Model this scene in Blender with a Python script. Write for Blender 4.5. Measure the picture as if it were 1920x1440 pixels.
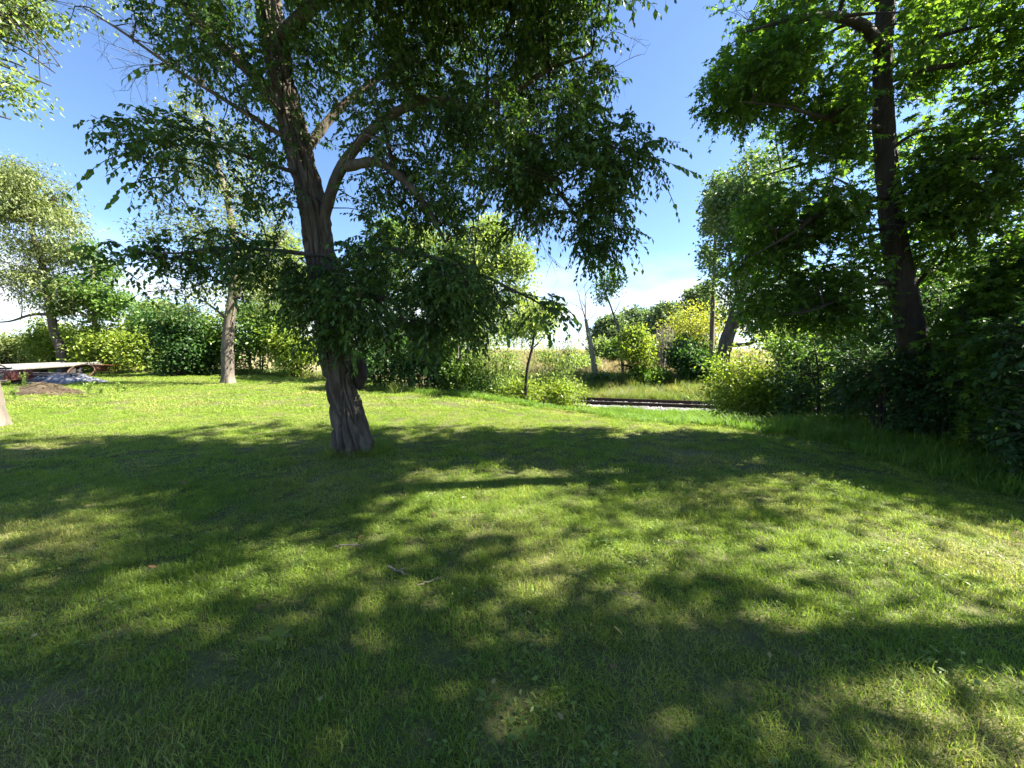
import bpy, math, random
import numpy as np
from mathutils import Vector, Matrix, noise

# ------------------------------------------------------------------ camera, sky, sun, exposure
scene = bpy.context.scene
for o in list(bpy.data.objects):
    bpy.data.objects.remove(o)
COL = scene.collection
F_PX, HORIZON, CAM_H = 740.0, 660.0, 1.6          # focal length and horizon row in a 1920x1440 frame
PITCH = math.atan((720.0 - HORIZON) / F_PX)
cam_data = bpy.data.cameras.new("camera")
cam_data.sensor_width = 36.0
cam_data.lens = F_PX / 1920.0 * 36.0
cam_data.clip_start = 0.05
cam_data.clip_end = 6000.0
cam = bpy.data.objects.new("camera", cam_data)
COL.objects.link(cam)
cam.location = (0, 0, CAM_H)
cam.rotation_euler = (math.pi / 2 - PITCH, 0, 0)
scene.camera = cam

SUN_EL, SUN_AZ = math.radians(43), math.radians(88)   # azimuth measured from the view axis (+Y) towards +X
SUN_DIR = Vector((math.cos(SUN_EL) * math.sin(SUN_AZ), math.cos(SUN_EL) * math.cos(SUN_AZ), math.sin(SUN_EL)))
world = bpy.data.worlds.new("World")
scene.world = world
world.use_nodes = True
wn, wl = world.node_tree.nodes, world.node_tree.links
wn.clear()
sky = wn.new("ShaderNodeTexSky")
sky.sky_type = 'NISHITA'
sky.sun_disc = False
sky.sun_elevation = SUN_EL
sky.sun_rotation = SUN_AZ
sky.air_density = 0.75
sky.dust_density = 0.25
sky.ozone_density = 5.0
tc = wn.new("ShaderNodeTexCoord")
sep = wn.new("ShaderNodeSeparateXYZ")
wl.new(tc.outputs["Generated"], sep.inputs[0])
# thin cloud layer: direction projected on a plane overhead, so that clouds flatten towards the horizon
zadd = wn.new("ShaderNodeMath"); zadd.operation = 'ADD'; zadd.inputs[1].default_value = 0.10
zabs = wn.new("ShaderNodeMath"); zabs.operation = 'MAXIMUM'; zabs.inputs[1].default_value = 0.0
wl.new(sep.outputs["Z"], zabs.inputs[0]); wl.new(zabs.outputs[0], zadd.inputs[0])
comb = wn.new("ShaderNodeCombineXYZ")
for i, ax in enumerate("XY"):
    dv = wn.new("ShaderNodeMath"); dv.operation = 'DIVIDE'
    wl.new(sep.outputs[ax], dv.inputs[0]); wl.new(zadd.outputs[0], dv.inputs[1]); wl.new(dv.outputs[0], comb.inputs[i])
cn = wn.new("ShaderNodeTexNoise")
cn.inputs["Scale"].default_value = 0.55
cn.inputs["Detail"].default_value = 7
cn.inputs["Roughness"].default_value = 0.55
cn.inputs["Distortion"].default_value = 0.4
wl.new(comb.outputs[0], cn.inputs["Vector"])
cr = wn.new("ShaderNodeMapRange")
cr.inputs["From Min"].default_value = 0.36
cr.inputs["From Max"].default_value = 0.56
wl.new(cn.outputs["Fac"], cr.inputs["Value"])
lowm = wn.new("ShaderNodeMapRange")              # clouds bank up low over the horizon
lowm.inputs["From Min"].default_value = 0.23
lowm.inputs["From Max"].default_value = 0.13
lowm.inputs["To Min"].default_value = 0.015
lowm.inputs["To Max"].default_value = 0.92
wl.new(sep.outputs["Z"], lowm.inputs["Value"])
cm = wn.new("ShaderNodeMath"); cm.operation = 'MULTIPLY'
wl.new(cr.outputs[0], cm.inputs[0]); wl.new(lowm.outputs[0], cm.inputs[1])
cmix = wn.new("ShaderNodeMixRGB")
cn2 = wn.new("ShaderNodeTexNoise")
cn2.inputs["Scale"].default_value = 1.7
cn2.inputs["Detail"].default_value = 5
wl.new(comb.outputs[0], cn2.inputs["Vector"])
crp = wn.new("ShaderNodeValToRGB")
crp.color_ramp.elements[0].position = 0.34; crp.color_ramp.elements[0].color = (3.2, 3.4, 3.7, 1)
crp.color_ramp.elements[1].position = 0.56; crp.color_ramp.elements[1].color = (4.6, 4.7, 4.8, 1)
wl.new(cn2.outputs["Fac"], crp.inputs[0]); wl.new(crp.outputs[0], cmix.inputs["Color2"])
wl.new(cm.outputs[0], cmix.inputs["Fac"]); wl.new(sky.outputs[0], cmix.inputs["Color1"])
bg = wn.new("ShaderNodeBackground")
bg.inputs["Strength"].default_value = 0.055
wo = wn.new("ShaderNodeOutputWorld")
wl.new(cmix.outputs[0], bg.inputs["Color"]); wl.new(bg.outputs[0], wo.inputs["Surface"])

sun_data = bpy.data.lights.new("sun", 'SUN')
sun_data.energy = 5.0
sun_data.angle = math.radians(0.53)
sun_data.color = (1.0, 0.93, 0.80)
sun = bpy.data.objects.new("sun", sun_data)
COL.objects.link(sun)
sun.location = (30, 5, 40)
sun.rotation_euler = SUN_DIR.to_track_quat('Z', 'Y').to_euler()

vs = scene.view_settings
vs.view_transform = 'Standard'
vs.look = 'None'
vs.exposure = 2.68
vs.gamma = 1.0
vs.use_curve_mapping = False
cy = scene.cycles
cy.max_bounces = 5
cy.use_adaptive_sampling = True
cy.adaptive_threshold = 0.02
cy.diffuse_bounces = 4
cy.glossy_bounces = 2
cy.transmission_bounces = 4
cy.transparent_max_bounces = 4
cy.caustics_reflective = False
cy.caustics_refractive = False
cy.use_denoising = True
cy.sample_clamp_indirect = 6.0

# ------------------------------------------------------------------ helpers
rng = np.random.default_rng(7)
random.seed(7)
CP, SP = math.cos(PITCH), math.sin(PITCH)

def P(u, v, Y):
    """World point seen at photo pixel (u, v) at world depth Y."""
    a, b = (u - 960) / F_PX, (720 - v) / F_PX
    dy, dz = CP + b * SP, -SP + b * CP
    t = Y / dy
    return np.array((a * t, Y, CAM_H + dz * t))

def project(p):
    """Photo pixel at which a world point is seen."""
    dz = p[..., 2] - CAM_H
    w = p[..., 1] * CP - dz * SP
    return 960 + F_PX * p[..., 0] / w, 720 - F_PX * (p[..., 1] * SP + dz * CP) / w

def smooth(a, b, x):
    t = np.clip((np.asarray(x, float) - a) / (b - a), 0, 1)
    return t * t * (3 - 2 * t)

def track_y(x):
    return 19.4 - 0.29 * (np.asarray(x, float) - 6.0)

def gz(x, y):
    """Ground height."""
    x, y = np.asarray(x, float), np.asarray(y, float)
    d = y - track_y(x)
    side = smooth(-17, -4, x)
    e = np.interp(x, [-40, -8, -5.5, -2.2, 0, 1.7, 2.8, 4.2, 5.5, 30], [30, 22, 16.2, 14.4, 12.3, 10.4, 9.2, 8.5, 8.3, 8.3])
    t = np.clip((y - e - .1) / np.maximum(track_y(x) - 2.6 - e, 1.0), 0, 1)
    cut = (1 - (1 - t) ** 2) * (1 - smooth(2.6, 8, d))
    z = -1.08 * cut * side
    z = z + (-0.35 * side) * smooth(2.6, 8, d)
    z = z + 1.5 * smooth(8, 90, d) + 4.0 * smooth(90, 500, d)
    z = z + 0.018 * np.sin(x * 1.7 + 0.6 * y) * np.cos(y * 1.3) + 0.012 * np.sin(x * 3.9) * np.sin(y * 3.1 + x)
    return z

def unit(v):
    v = np.asarray(v, float)
    return v / (np.linalg.norm(v, axis=-1, keepdims=True) + 1e-9)

def mesh_from(name, verts, faces_flat, fsize, attrs=None, smooth_shade=False):
    """verts (N,3); faces_flat (F,fsize) index array, or list of such arrays."""
    me = bpy.data.meshes.new(name)
    verts = np.asarray(verts, np.float32)
    groups = faces_flat if isinstance(faces_flat, list) else [faces_flat]
    groups = [np.asarray(g, np.int32) for g in groups if len(g)]
    loops = np.concatenate([g.ravel() for g in groups]) if groups else np.zeros(0, np.int32)
    sizes = np.concatenate([np.full(len(g), g.shape[1], np.int32) for g in groups]) if groups else np.zeros(0, np.int32)
    me.vertices.add(len(verts)); me.vertices.foreach_set("co", verts.ravel())
    me.loops.add(len(loops)); me.loops.foreach_set("vertex_index", loops)
    me.polygons.add(len(sizes))
    starts = np.concatenate([[0], np.cumsum(sizes)[:-1]]).astype(np.int32) if len(sizes) else sizes
    me.polygons.foreach_set("loop_start", starts)
    if smooth_shade and len(sizes):
        me.polygons.foreach_set("use_smooth", np.ones(len(sizes), bool))
    for k, (dom, typ, vals) in (attrs or {}).items():
        a = me.attributes.new(k, typ, dom)
        a.data.foreach_set("value" if typ in ('FLOAT', 'INT') else "vector", np.asarray(vals).ravel())
    me.update()
    me.validate()
    return me

def link(name, me, mat=None, parent=None, loc=None):
    o = bpy.data.objects.new(name, me)
    COL.objects.link(o)
    if mat is not None and me is not None and not me.materials:
        me.materials.append(mat)
    if parent is not None:
        o.parent = parent
    if loc is not None:
        o.location = loc
    return o

def tag(o, label=None, cat=None, group=None, kind=None):
    for k, v in (("label", label), ("category", cat), ("group", group), ("kind", kind)):
        if v:
            o[k] = v
    return o

def thing(name, label, cat, loc, group=None):
    o = link(name, None, loc=tuple(float(c) for c in loc))
    o.empty_display_size = 0.2
    return tag(o, label, cat, group)

class Geo:
    """Collects quads and tris in world space."""
    def __init__(self):
        self.v, self.q, self.t, self.n = [], [], [], 0
    def add(self, v, q=None, t=None):
        v = np.asarray(v, float).reshape(-1, 3)
        if q is not None and len(q): self.q.append(np.asarray(q, int).reshape(-1, 4) + self.n)
        if t is not None and len(t): self.t.append(np.asarray(t, int).reshape(-1, 3) + self.n)
        self.v.append(v); self.n += len(v)
    def tubes(self, pts, rad, sides):
        """pts (N,K,3), rad (N,K): one tube for each row."""
        pts, rad = np.asarray(pts, float), np.asarray(rad, float)
        if pts.ndim == 2: pts, rad = pts[None], rad[None]
        N, K, _ = pts.shape
        if N == 0: return
        tan = unit(np.gradient(pts, axis=1))
        ref = np.where(np.abs(tan[..., 2:3]) > 0.9, np.array([1.0, 0, 0]), np.array([0, 0, 1.0]))
        ref = np.broadcast_to(ref[:, :1], tan.shape) * 1.0
        a = unit(np.cross(tan, ref)); b = np.cross(tan, a)
        ang = np.arange(sides) / sides * 2 * math.pi
        ring = a[:, :, None] * np.cos(ang)[None, None, :, None] + b[:, :, None] * np.sin(ang)[None, None, :, None]
        v = pts[:, :, None] + ring * rad[:, :, None, None]
        base = np.arange(N)[:, None, None] * K * sides + np.arange(K - 1)[None, :, None] * sides
        j = np.arange(sides)[None, None, :]; j2 = (j + 1) % sides
        q = np.stack([base + j, base + j2, base + sides + j2, base + sides + j], -1)
        caps = []
        if sides >= 4 and N == 1:
            for rw in (0, K - 1):
                for s in range(1, sides - 1):
                    f = [rw * sides, rw * sides + s, rw * sides + s + 1]
                    caps.append(f[::-1] if rw == 0 else f)
        self.add(v.reshape(-1, 3), q.reshape(-1, 4), np.array(caps) if caps else None)
    def box(self, c, s, R=None):
        c = np.asarray(c, float); h = np.asarray(s, float) / 2
        co = np.array([[x, y, z] for z in (-1, 1) for y in (-1, 1) for x in (-1, 1)], float) * h
        if R is not None: co = co @ np.asarray(R).T
        self.add(co + c, [[0, 2, 3, 1], [4, 5, 7, 6], [0, 1, 5, 4], [2, 6, 7, 3], [0, 4, 6, 2], [1, 3, 7, 5]])
    def build(self, name, mat, parent=None, origin=(0, 0, 0), smooth_shade=False, kind=None, label=None):
        v = (np.concatenate(self.v) if self.v else np.zeros((0, 3))) - np.asarray(origin, float)
        g = []
        if self.q: g.append(np.concatenate(self.q))
        if self.t: g.append(np.concatenate(self.t))
        o = link(name, mesh_from(name, v, g, 0, smooth_shade=smooth_shade), mat, parent)
        if parent is None: o.location = tuple(origin)
        return tag(o, kind=kind, label=label)

def rotz(a):
    return np.array([[math.cos(a), -math.sin(a), 0], [math.sin(a), math.cos(a), 0], [0, 0, 1.0]])

def bevel_box(g, c, s, R=None):
    """Box with softened vertical corners and top edge (bevelled prism)."""
    b = min(s) * 0.08
    hx, hy, hz = s[0] / 2, s[1] / 2, s[2] / 2
    def ring(ix, z):
        x, y = hx - ix, hy - ix
        return [(-x + b, -y, z), (x - b, -y, z), (x, -y + b, z), (x, y - b, z), (x - b, y, z), (-x + b, y, z), (-x, y - b, z), (-x, -y + b, z)]
    rows = [ring(b, -hz), ring(0, -hz + b), ring(0, hz - b), ring(b, hz)]
    v = np.array([p for r in rows for p in r], float)
    if R is not None: v = v @ np.asarray(R).T
    q = [[r * 8 + j, r * 8 + (j + 1) % 8, (r + 1) * 8 + (j + 1) % 8, (r + 1) * 8 + j] for r in range(3) for j in range(8)]
    t = [[0, j + 1, j] for j in range(1, 7)] + [[24, 24 + j, 24 + j + 1] for j in range(1, 7)]
    g.add(v + np.asarray(c, float), q, t)

# ------------------------------------------------------------------ materials
def new_mat(name):
    m = bpy.data.materials.new(name)
    m.use_nodes = True
    n, l = m.node_tree.nodes, m.node_tree.links
    n.clear()
    out = n.new("ShaderNodeOutputMaterial")
    return m, n, l, out

def ramp(n, stops):
    r = n.new("ShaderNodeValToRGB")
    e = r.color_ramp.elements
    while len(e) < len(stops): e.new(0.5)
    for el, (p, c) in zip(e, stops):
        el.position = p; el.color = (*c, 1)
    return r

def leaf_material(name, stops, trans=0.42, rough=0.45, spec=0.3, patch_scale=0.9, patch=0.35, tcol=(1.0, 1.0, 0.45)):
    m, n, l, out = new_mat(name)
    at = n.new("ShaderNodeAttribute"); at.attribute_name = "rnd"
    tc = n.new("ShaderNodeTexCoord")
    nz = n.new("ShaderNodeTexNoise"); nz.inputs["Scale"].default_value = patch_scale; nz.inputs["Detail"].default_value = 2
    l.new(tc.outputs["Object"], nz.inputs["Vector"])
    mx = n.new("ShaderNodeMix"); mx.data_type = 'FLOAT'; mx.inputs[0].default_value = patch
    mr = n.new("ShaderNodeMapRange"); mr.inputs["From Min"].default_value = 0.3; mr.inputs["From Max"].default_value = 0.7
    l.new(nz.outputs["Fac"], mr.inputs["Value"])
    l.new(at.outputs["Fac"], mx.inputs[2]); l.new(mr.outputs[0], mx.inputs[3])
    rp = ramp(n, stops); l.new(mx.outputs[0], rp.inputs[0])
    pb = n.new("ShaderNodeBsdfPrincipled")
    pb.inputs["Roughness"].default_value = rough
    pb.inputs["Specular IOR Level"].default_value = spec
    l.new(rp.outputs[0], pb.inputs["Base Color"])
    tm = n.new("ShaderNodeMixRGB"); tm.blend_type = 'MULTIPLY'; tm.inputs[0].default_value = 1.0
    tm.inputs[2].default_value = (*[c * 1.9 for c in tcol], 1)
    l.new(rp.outputs[0], tm.inputs[1])
    tr = n.new("ShaderNodeBsdfTranslucent"); l.new(tm.outputs[0], tr.inputs["Color"])
    ms = n.new("ShaderNodeMixShader"); ms.inputs[0].default_value = trans
    l.new(pb.outputs[0], ms.inputs[1]); l.new(tr.outputs[0], ms.inputs[2]); l.new(ms.outputs[0], out.inputs["Surface"])
    return m

def rough_material(name, stops, scale=6.0, rough=0.9, bump=0.3, stretch=(1, 1, 1), detail=6, metallic=0.0, spec=0.25, bscale=None, dist=0.02):
    m, n, l, out = new_mat(name)
    tc = n.new("ShaderNodeTexCoord")
    mp = n.new("ShaderNodeMapping"); mp.inputs["Scale"].default_value = stretch
    l.new(tc.outputs["Object"], mp.inputs["Vector"])
    nz = n.new("ShaderNodeTexNoise"); nz.inputs["Scale"].default_value = scale; nz.inputs["Detail"].default_value = detail
    nz.inputs["Roughness"].default_value = 0.65
    l.new(mp.outputs[0], nz.inputs["Vector"])
    rp = ramp(n, stops); l.new(nz.outputs["Fac"], rp.inputs[0])
    pb = n.new("ShaderNodeBsdfPrincipled")
    pb.inputs["Roughness"].default_value = rough; pb.inputs["Metallic"].default_value = metallic
    pb.inputs["Specular IOR Level"].default_value = spec
    l.new(rp.outputs[0], pb.inputs["Base Color"])
    if bump:
        nb = n.new("ShaderNodeTexNoise"); nb.inputs["Scale"].default_value = bscale or scale * 3; nb.inputs["Detail"].default_value = 5
        l.new(mp.outputs[0], nb.inputs["Vector"])
        bp = n.new("ShaderNodeBump"); bp.inputs["Strength"].default_value = bump; bp.inputs["Distance"].default_value = dist
        l.new(nb.outputs["Fac"], bp.inputs["Height"]); l.new(bp.outputs[0], pb.inputs["Normal"])
    l.new(pb.outputs[0], out.inputs["Surface"])
    return m

def grass_material(name, greens, straw, dry_lo, dry_hi, trans=0.4, spatial=0.55, tip=True):
    """Blades: green by blade, dried to straw in patches of the lawn."""
    m, n, l, out = new_mat(name)
    at = n.new("ShaderNodeAttribute"); at.attribute_name = "rnd"
    ge = n.new("ShaderNodeNewGeometry")
    n1 = n.new("ShaderNodeTexNoise"); n1.inputs["Scale"].default_value = spatial; n1.inputs["Detail"].default_value = 5; n1.inputs["Roughness"].default_value = 0.6
    l.new(ge.outputs["Position"], n1.inputs["Vector"])
    n2 = n.new("ShaderNodeTexNoise"); n2.inputs["Scale"].default_value = spatial * 5.5; n2.inputs["Detail"].default_value = 3
    l.new(ge.outputs["Position"], n2.inputs["Vector"])
    gm = n.new("ShaderNodeMix"); gm.data_type = 'FLOAT'; gm.inputs[0].default_value = 0.5
    mr2 = n.new("ShaderNodeMapRange"); mr2.inputs["From Min"].default_value = 0.3; mr2.inputs["From Max"].default_value = 0.7
    l.new(n2.outputs["Fac"], mr2.inputs["Value"])
    l.new(at.outputs["Fac"], gm.inputs[2]); l.new(mr2.outputs[0], gm.inputs[3])
    rg = ramp(n, greens); l.new(gm.outputs[0], rg.inputs[0])
    rs = ramp(n, straw); l.new(at.outputs["Fac"], rs.inputs[0])
    ad = n.new("ShaderNodeMath"); ad.operation = 'MULTIPLY_ADD'; ad.inputs[1].default_value = 0.22
    l.new(at.outputs["Fac"], ad.inputs[0]); l.new(n1.outputs["Fac"], ad.inputs[2])
    md = n.new("ShaderNodeMapRange"); md.inputs["From Min"].default_value = dry_lo; md.inputs["From Max"].default_value = dry_hi
    l.new(ad.outputs[0], md.inputs["Value"])
    mc = n.new("ShaderNodeMixRGB"); l.new(md.outputs[0], mc.inputs[0]); l.new(rg.outputs[0], mc.inputs[1]); l.new(rs.outputs[0], mc.inputs[2])
    pb = n.new("ShaderNodeBsdfPrincipled"); pb.inputs["Roughness"].default_value = 0.5; pb.inputs["Specular IOR Level"].default_value = 0.25
    l.new(mc.outputs[0], pb.inputs["Base Color"])
    tm = n.new("ShaderNodeMixRGB"); tm.blend_type = 'MULTIPLY'; tm.inputs[0].default_value = 1; tm.inputs[2].default_value = (1.7, 1.7, 0.9, 1)
    l.new(mc.outputs[0], tm.inputs[1])
    tr = n.new("ShaderNodeBsdfTranslucent"); l.new(tm.outputs[0], tr.inputs["Color"])
    ms = n.new("ShaderNodeMixShader"); ms.inputs[0].default_value = trans
    l.new(pb.outputs[0], ms.inputs[1]); l.new(tr.outputs[0], ms.inputs[2]); l.new(ms.outputs[0], out.inputs["Surface"])
    return m

M = {}
M['elm'] = leaf_material("elm_leaf", [(0, (0.027, 0.063, 0.018)), (.55, (0.049, 0.106, 0.023)), (1, (0.104, 0.174, 0.033))], trans=.36, spec=.35)
M['elm_fresh'] = leaf_material("elm_leaf_fresh", [(0, (0.054, 0.114, 0.022)), (1, (0.120, 0.216, 0.036))], trans=.42)
M['maple'] = leaf_material("maple_leaf", [(0, (0.034, 0.078, 0.021)), (.6, (0.066, 0.139, 0.028)), (1, (0.147, 0.248, 0.034))], trans=.62, spec=.35, tcol=(1.15, 1.05, .35))
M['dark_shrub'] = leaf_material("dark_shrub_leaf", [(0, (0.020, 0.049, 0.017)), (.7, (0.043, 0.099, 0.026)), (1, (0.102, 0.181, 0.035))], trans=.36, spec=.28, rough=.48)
M['green'] = leaf_material("green_leaf", [(0, (0.040, 0.086, 0.021)), (.5, (0.081, 0.149, 0.030)), (1, (0.149, 0.230, 0.046))], trans=.40)
M['lime'] = leaf_material("lime_leaf", [(0, (0.083, 0.132, 0.022)), (.5, (0.154, 0.220, 0.033)), (1, (0.264, 0.297, 0.050))], trans=.40)
M['yellow'] = leaf_material("yellow_leaf", [(0, (0.137, 0.191, 0.033)), (.5, (0.229, 0.255, 0.046)), (1, (0.332, 0.319, 0.065))], trans=.38)
M['willow'] = leaf_material("willow_leaf", [(0, (0.070, 0.101, 0.038)), (.5, (0.139, 0.176, 0.064)), (1, (0.215, 0.252, 0.095))], trans=.36)
M['pale'] = leaf_material("pale_green_leaf", [(0, (0.085, 0.137, 0.046)), (.5, (0.163, 0.227, 0.072)), (1, (0.273, 0.325, 0.117))], trans=.40)
M['cotton'] = leaf_material("cottonwood_leaf", [(0, (0.046, 0.088, 0.034)), (.5, (0.085, 0.143, 0.052)), (1, (0.156, 0.221, 0.078))], trans=.36, spec=.4)
M['far'] = leaf_material("hazed_far_leaf", [(0, (0.060, 0.098, 0.054)), (.5, (0.098, 0.150, 0.075)), (1, (0.150, 0.210, 0.098))], trans=.30, patch_scale=.25, patch=.5)  # distance haze is put into the leaf colour by lightening it
M['bark'] = rough_material("elm_bark", [(0.25, (0.035, 0.028, 0.021)), (.5, (0.088, 0.073, 0.055)), (.8, (0.167, 0.147, 0.112))], scale=7, stretch=(1, 1, .28), bump=.7, bscale=24, dist=.02)
M['bark_dark'] = rough_material("dark_bark", [(0.25, (0.017, 0.013, 0.011)), (.5, (0.037, 0.031, 0.024)), (.8, (0.066, 0.057, 0.046))], scale=8, stretch=(1, 1, .25), bump=.7, bscale=26, dist=.02)
M['bark_pale'] = rough_material("pale_bark", [(0.25, (.055, .046, .038)), (.5, (.115, .098, .080)), (.8, (.19, .168, .14))], scale=5, stretch=(1, 1, .3), bump=.6, bscale=16, dist=.03)
M['dead_wood'] = rough_material("dead_wood", [(0.3, (.12, .105, .09)), (.6, (.23, .21, .18)), (.85, (.34, .315, .275))], scale=4, stretch=(1, 1, .2), bump=.4)
M['twig'] = rough_material("twig_bark", [(0.3, (.025, .020, .015)), (.7, (.055, .046, .036))], scale=9, bump=0)

# ------------------------------------------------------------------ foliage machinery
LEAF_SHAPES = {
    # verts (x across, y along, z up), tris
    'oval': (np.array([(0, 0, 0), (-.24, .38, .05), (-.17, .72, .03), (0, 1, -.10), (.17, .72, .03), (.24, .38, .05), (0, .5, 0)], float),
             np.array([(0, 6, 1), (1, 6, 2), (2, 6, 3), (3, 6, 4), (4, 6, 5), (5, 6, 0)])),
    'fold': (np.array([(0, 0, 0), (-.25, .45, .07), (0, 1, -.08), (.25, .45, .07)], float), np.array([(0, 2, 1), (0, 3, 2)])),
    'diamond': (np.array([(0, 0, 0), (-.30, .5, .03), (0, 1, -.05), (.30, .5, .03)], float), np.array([(0, 2, 1), (0, 3, 2)])),
    'narrow': (np.array([(0, 0, 0), (-.11, .45, .02), (0, 1, -.10), (.11, .45, .02)], float), np.array([(0, 2, 1), (0, 3, 2)])),
    'lance': (np.array([(0, 0, 0), (-.17, .45, .02), (0, 1, -.10), (.17, .45, .02)], float), np.array([(0, 2, 1), (0, 3, 2)])),
    'lobed': (np.array([(0, 0, 0), (-.50, .45, -.05), (-.14, .52, .02), (0, 1.05, -.07), (.14, .52, .02), (.50, .45, -.05)], float),
              np.array([(0, 2, 1), (0, 4, 2), (0, 5, 4), (2, 4, 3)])),
    'star': (np.array([(0, 0, 0), (-.10, .30, .02), (-.52, .42, -.06), (-.16, .52, .02), (-.30, .80, -.03), (-.07, .66, .01), (0, 1.05, -.08),
                       (.07, .66, .01), (.30, .80, -.03), (.16, .52, .02), (.52, .42, -.06), (.10, .30, .02)], float),
             np.array([(0, 11, 1), (1, 3, 2), (1, 9, 3), (1, 11, 9), (11, 10, 9), (3, 5, 4), (3, 7, 5), (3, 9, 7), (9, 8, 7), (5, 7, 6)])),
}

def leaf_frames(d, nrm):
    y = unit(d); x = unit(np.cross(y, nrm)); z = np.cross(x, y)
    return x, y, z

def leaves_mesh(name, pos, d, nrm, size, shape, origin, bend=None):
    tv, tf = LEAF_SHAPES[shape]
    x, y, z = leaf_frames(d, nrm)
    N, k = len(pos), len(tv)
    v = pos[:, None] + size[:, None, None] * (tv[None, :, 0:1] * x[:, None] + tv[None, :, 1:2] * y[:, None] + tv[None, :, 2:3] * z[:, None])
    f = (np.arange(N)[:, None, None] * k + tf[None]).reshape(-1, 3)
    rnd = np.repeat(rng.random(N).astype(np.float32), len(tf))
    return mesh_from(name, v.reshape(-1, 3) - np.asarray(origin), f, 3, {"rnd": ('FACE', 'FLOAT', rnd)})

_single = {}
def single_leaf_mesh(shape, mat, k):
    key = (shape, mat.name, k)
    if key not in _single:
        r = np.random.default_rng(k + 11)
        tv, tf = LEAF_SHAPES[shape]
        tv = tv.copy(); tv[:, 2] += -0.16 * r.random() * tv[:, 1] ** 2 + .02 * r.standard_normal(len(tv)); tv[:, 0] *= r.uniform(.85, 1.1)
        me = mesh_from("leaf", tv, tf, 3, {"rnd": ('FACE', 'FLOAT', np.full(len(tf), (k + .5) / 6, np.float32))})
        me.materials.append(mat)
        _single[key] = me
    return _single[key]

def leaf_objects(root, pos, d, nrm, size, shape, mat):
    org = np.array(root.location)
    x, y, z = leaf_frames(d, nrm)
    for i in range(len(pos)):
        o = bpy.data.objects.new("leaf", single_leaf_mesh(shape, mat, i % 6))
        COL.objects.link(o)
        o.parent = root
        s = size[i]
        m = Matrix.Identity(4)
        for r_ in range(3):
            m[r_][0], m[r_][1], m[r_][2] = x[i, r_] * s, y[i, r_] * s, z[i, r_] * s
            m[r_][3] = pos[i, r_] - org[r_]
        o.matrix_basis = m

def sample_blobs(blobs, n, shell=.4, freq=.9, thr=-.05, seed=0):
    w = np.array([b[2] for b in blobs], float); w /= w.sum()
    out = []
    tries = 0
    while len(out) < n and tries < 40:
        tries += 1
        k = rng.choice(len(blobs), size=n, p=w)
        dr = unit(rng.standard_normal((n, 3)))
        rad = rng.random(n) ** (1 / (3 + 4 * shell))
        c = np.array([blobs[i][0] for i in k]); r = np.array([blobs[i][1] for i in k])
        p = c + dr * rad[:, None] * r
        for q in p:
            if noise.noise(Vector((q[0] * freq + seed, q[1] * freq, q[2] * freq))) > thr:
                out.append(q)
                if len(out) >= n: break
    return np.array(out[:n]).reshape(-1, 3)

def nearest(pool, t, down=.6):
    idx = np.empty(len(t), int)
    for s in range(0, len(t), 256):
        d = t[s:s + 256, None] - pool[None]
        c = np.linalg.norm(d, axis=2) + down * np.maximum(0, -d[..., 2])
        idx[s:s + 256] = c.argmin(1)
    return idx

def grow(pool, prad, targets, K, r0max, r1, lift=.15, wob=.10, down=.6):
    """Curved branches from the nearest point of the skeleton to each target."""
    i = nearest(pool, targets, down)
    p0 = pool[i]; L = np.linalg.norm(targets - p0, axis=1, keepdims=True)
    mid = (p0 + targets) / 2 + np.array([0, 0, 1.0]) * lift * L + rng.standard_normal(p0.shape) * wob * L
    t = np.linspace(0, 1, K)[None, :, None]
    pts = (1 - t) ** 2 * p0[:, None] + 2 * t * (1 - t) * mid[:, None] + t ** 2 * targets[:, None]
    ra = np.minimum(prad[i] * .65, r0max)[:, None]
    rad = ra * (1 - t[..., 0]) + np.minimum(r1, ra) * t[..., 0]
    return pts, rad

def twigs_from(pts, m, length, droop, K=5, tmin=.3, spread=.8):
    """m twigs on each branch (N,K,3)."""
    N, Kb, _ = pts.shape
    n = N * m
    b = np.repeat(np.arange(N), m)
    t = rng.uniform(tmin, 1, n) * (Kb - 1)
    k = np.minimum(t.astype(int), Kb - 2); f = (t - k)[:, None]
    p0 = pts[b, k] * (1 - f) + pts[b, k + 1] * f
    tan = unit(pts[b, k + 1] - pts[b, k])
    d = unit(tan * .7 + unit(rng.standard_normal((n, 3))) * spread + np.array([0, 0, .12]))
    L = length * rng.uniform(.55, 1.25, n)
    s = np.linspace(0, 1, K)[None, :, None]
    tp = p0[:, None] + d[:, None] * L[:, None, None] * s
    tp[..., 2] -= (droop * L[:, None] * s[..., 0] ** 2 * rng.uniform(.5, 1.3, (n, 1)))
    return tp

def leaves_on(tp, per, size, hang=.35, t0=.12, jitter=.25, upness=1.0):
    """Alternate leaves along twigs (N,K,3)."""
    N, K, _ = tp.shape
    n = N * per
    b = np.repeat(np.arange(N), per)
    q = np.tile(np.arange(per), N)
    t = (t0 + (1 - t0) * (q + rng.uniform(.2, .8, n)) / per) * (K - 1)
    k = np.minimum(t.astype(int), K - 2); f = (t - k)[:, None]
    p = tp[b, k] * (1 - f) + tp[b, k + 1] * f
    tan = unit(tp[b, k + 1] - tp[b, k])
    side = unit(np.cross(tan, np.array([0, 0, 1.0]) + .3 * rng.standard_normal((n, 3))))
    sg = np.where(q % 2 == 0, 1.0, -1.0)[:, None]
    last = (q == per - 1)[:, None]
    d = tan * .55 + np.where(last, .1, .8) * sg * side + np.array([0, 0, -hang]) + jitter * rng.standard_normal((n, 3))
    nrm = np.array([0, 0, upness]) + .45 * rng.standard_normal((n, 3)) + .25 * sg * side
    s = size * rng.uniform(.65, 1.25, n)
    return p, unit(d), unit(nrm), s

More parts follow.
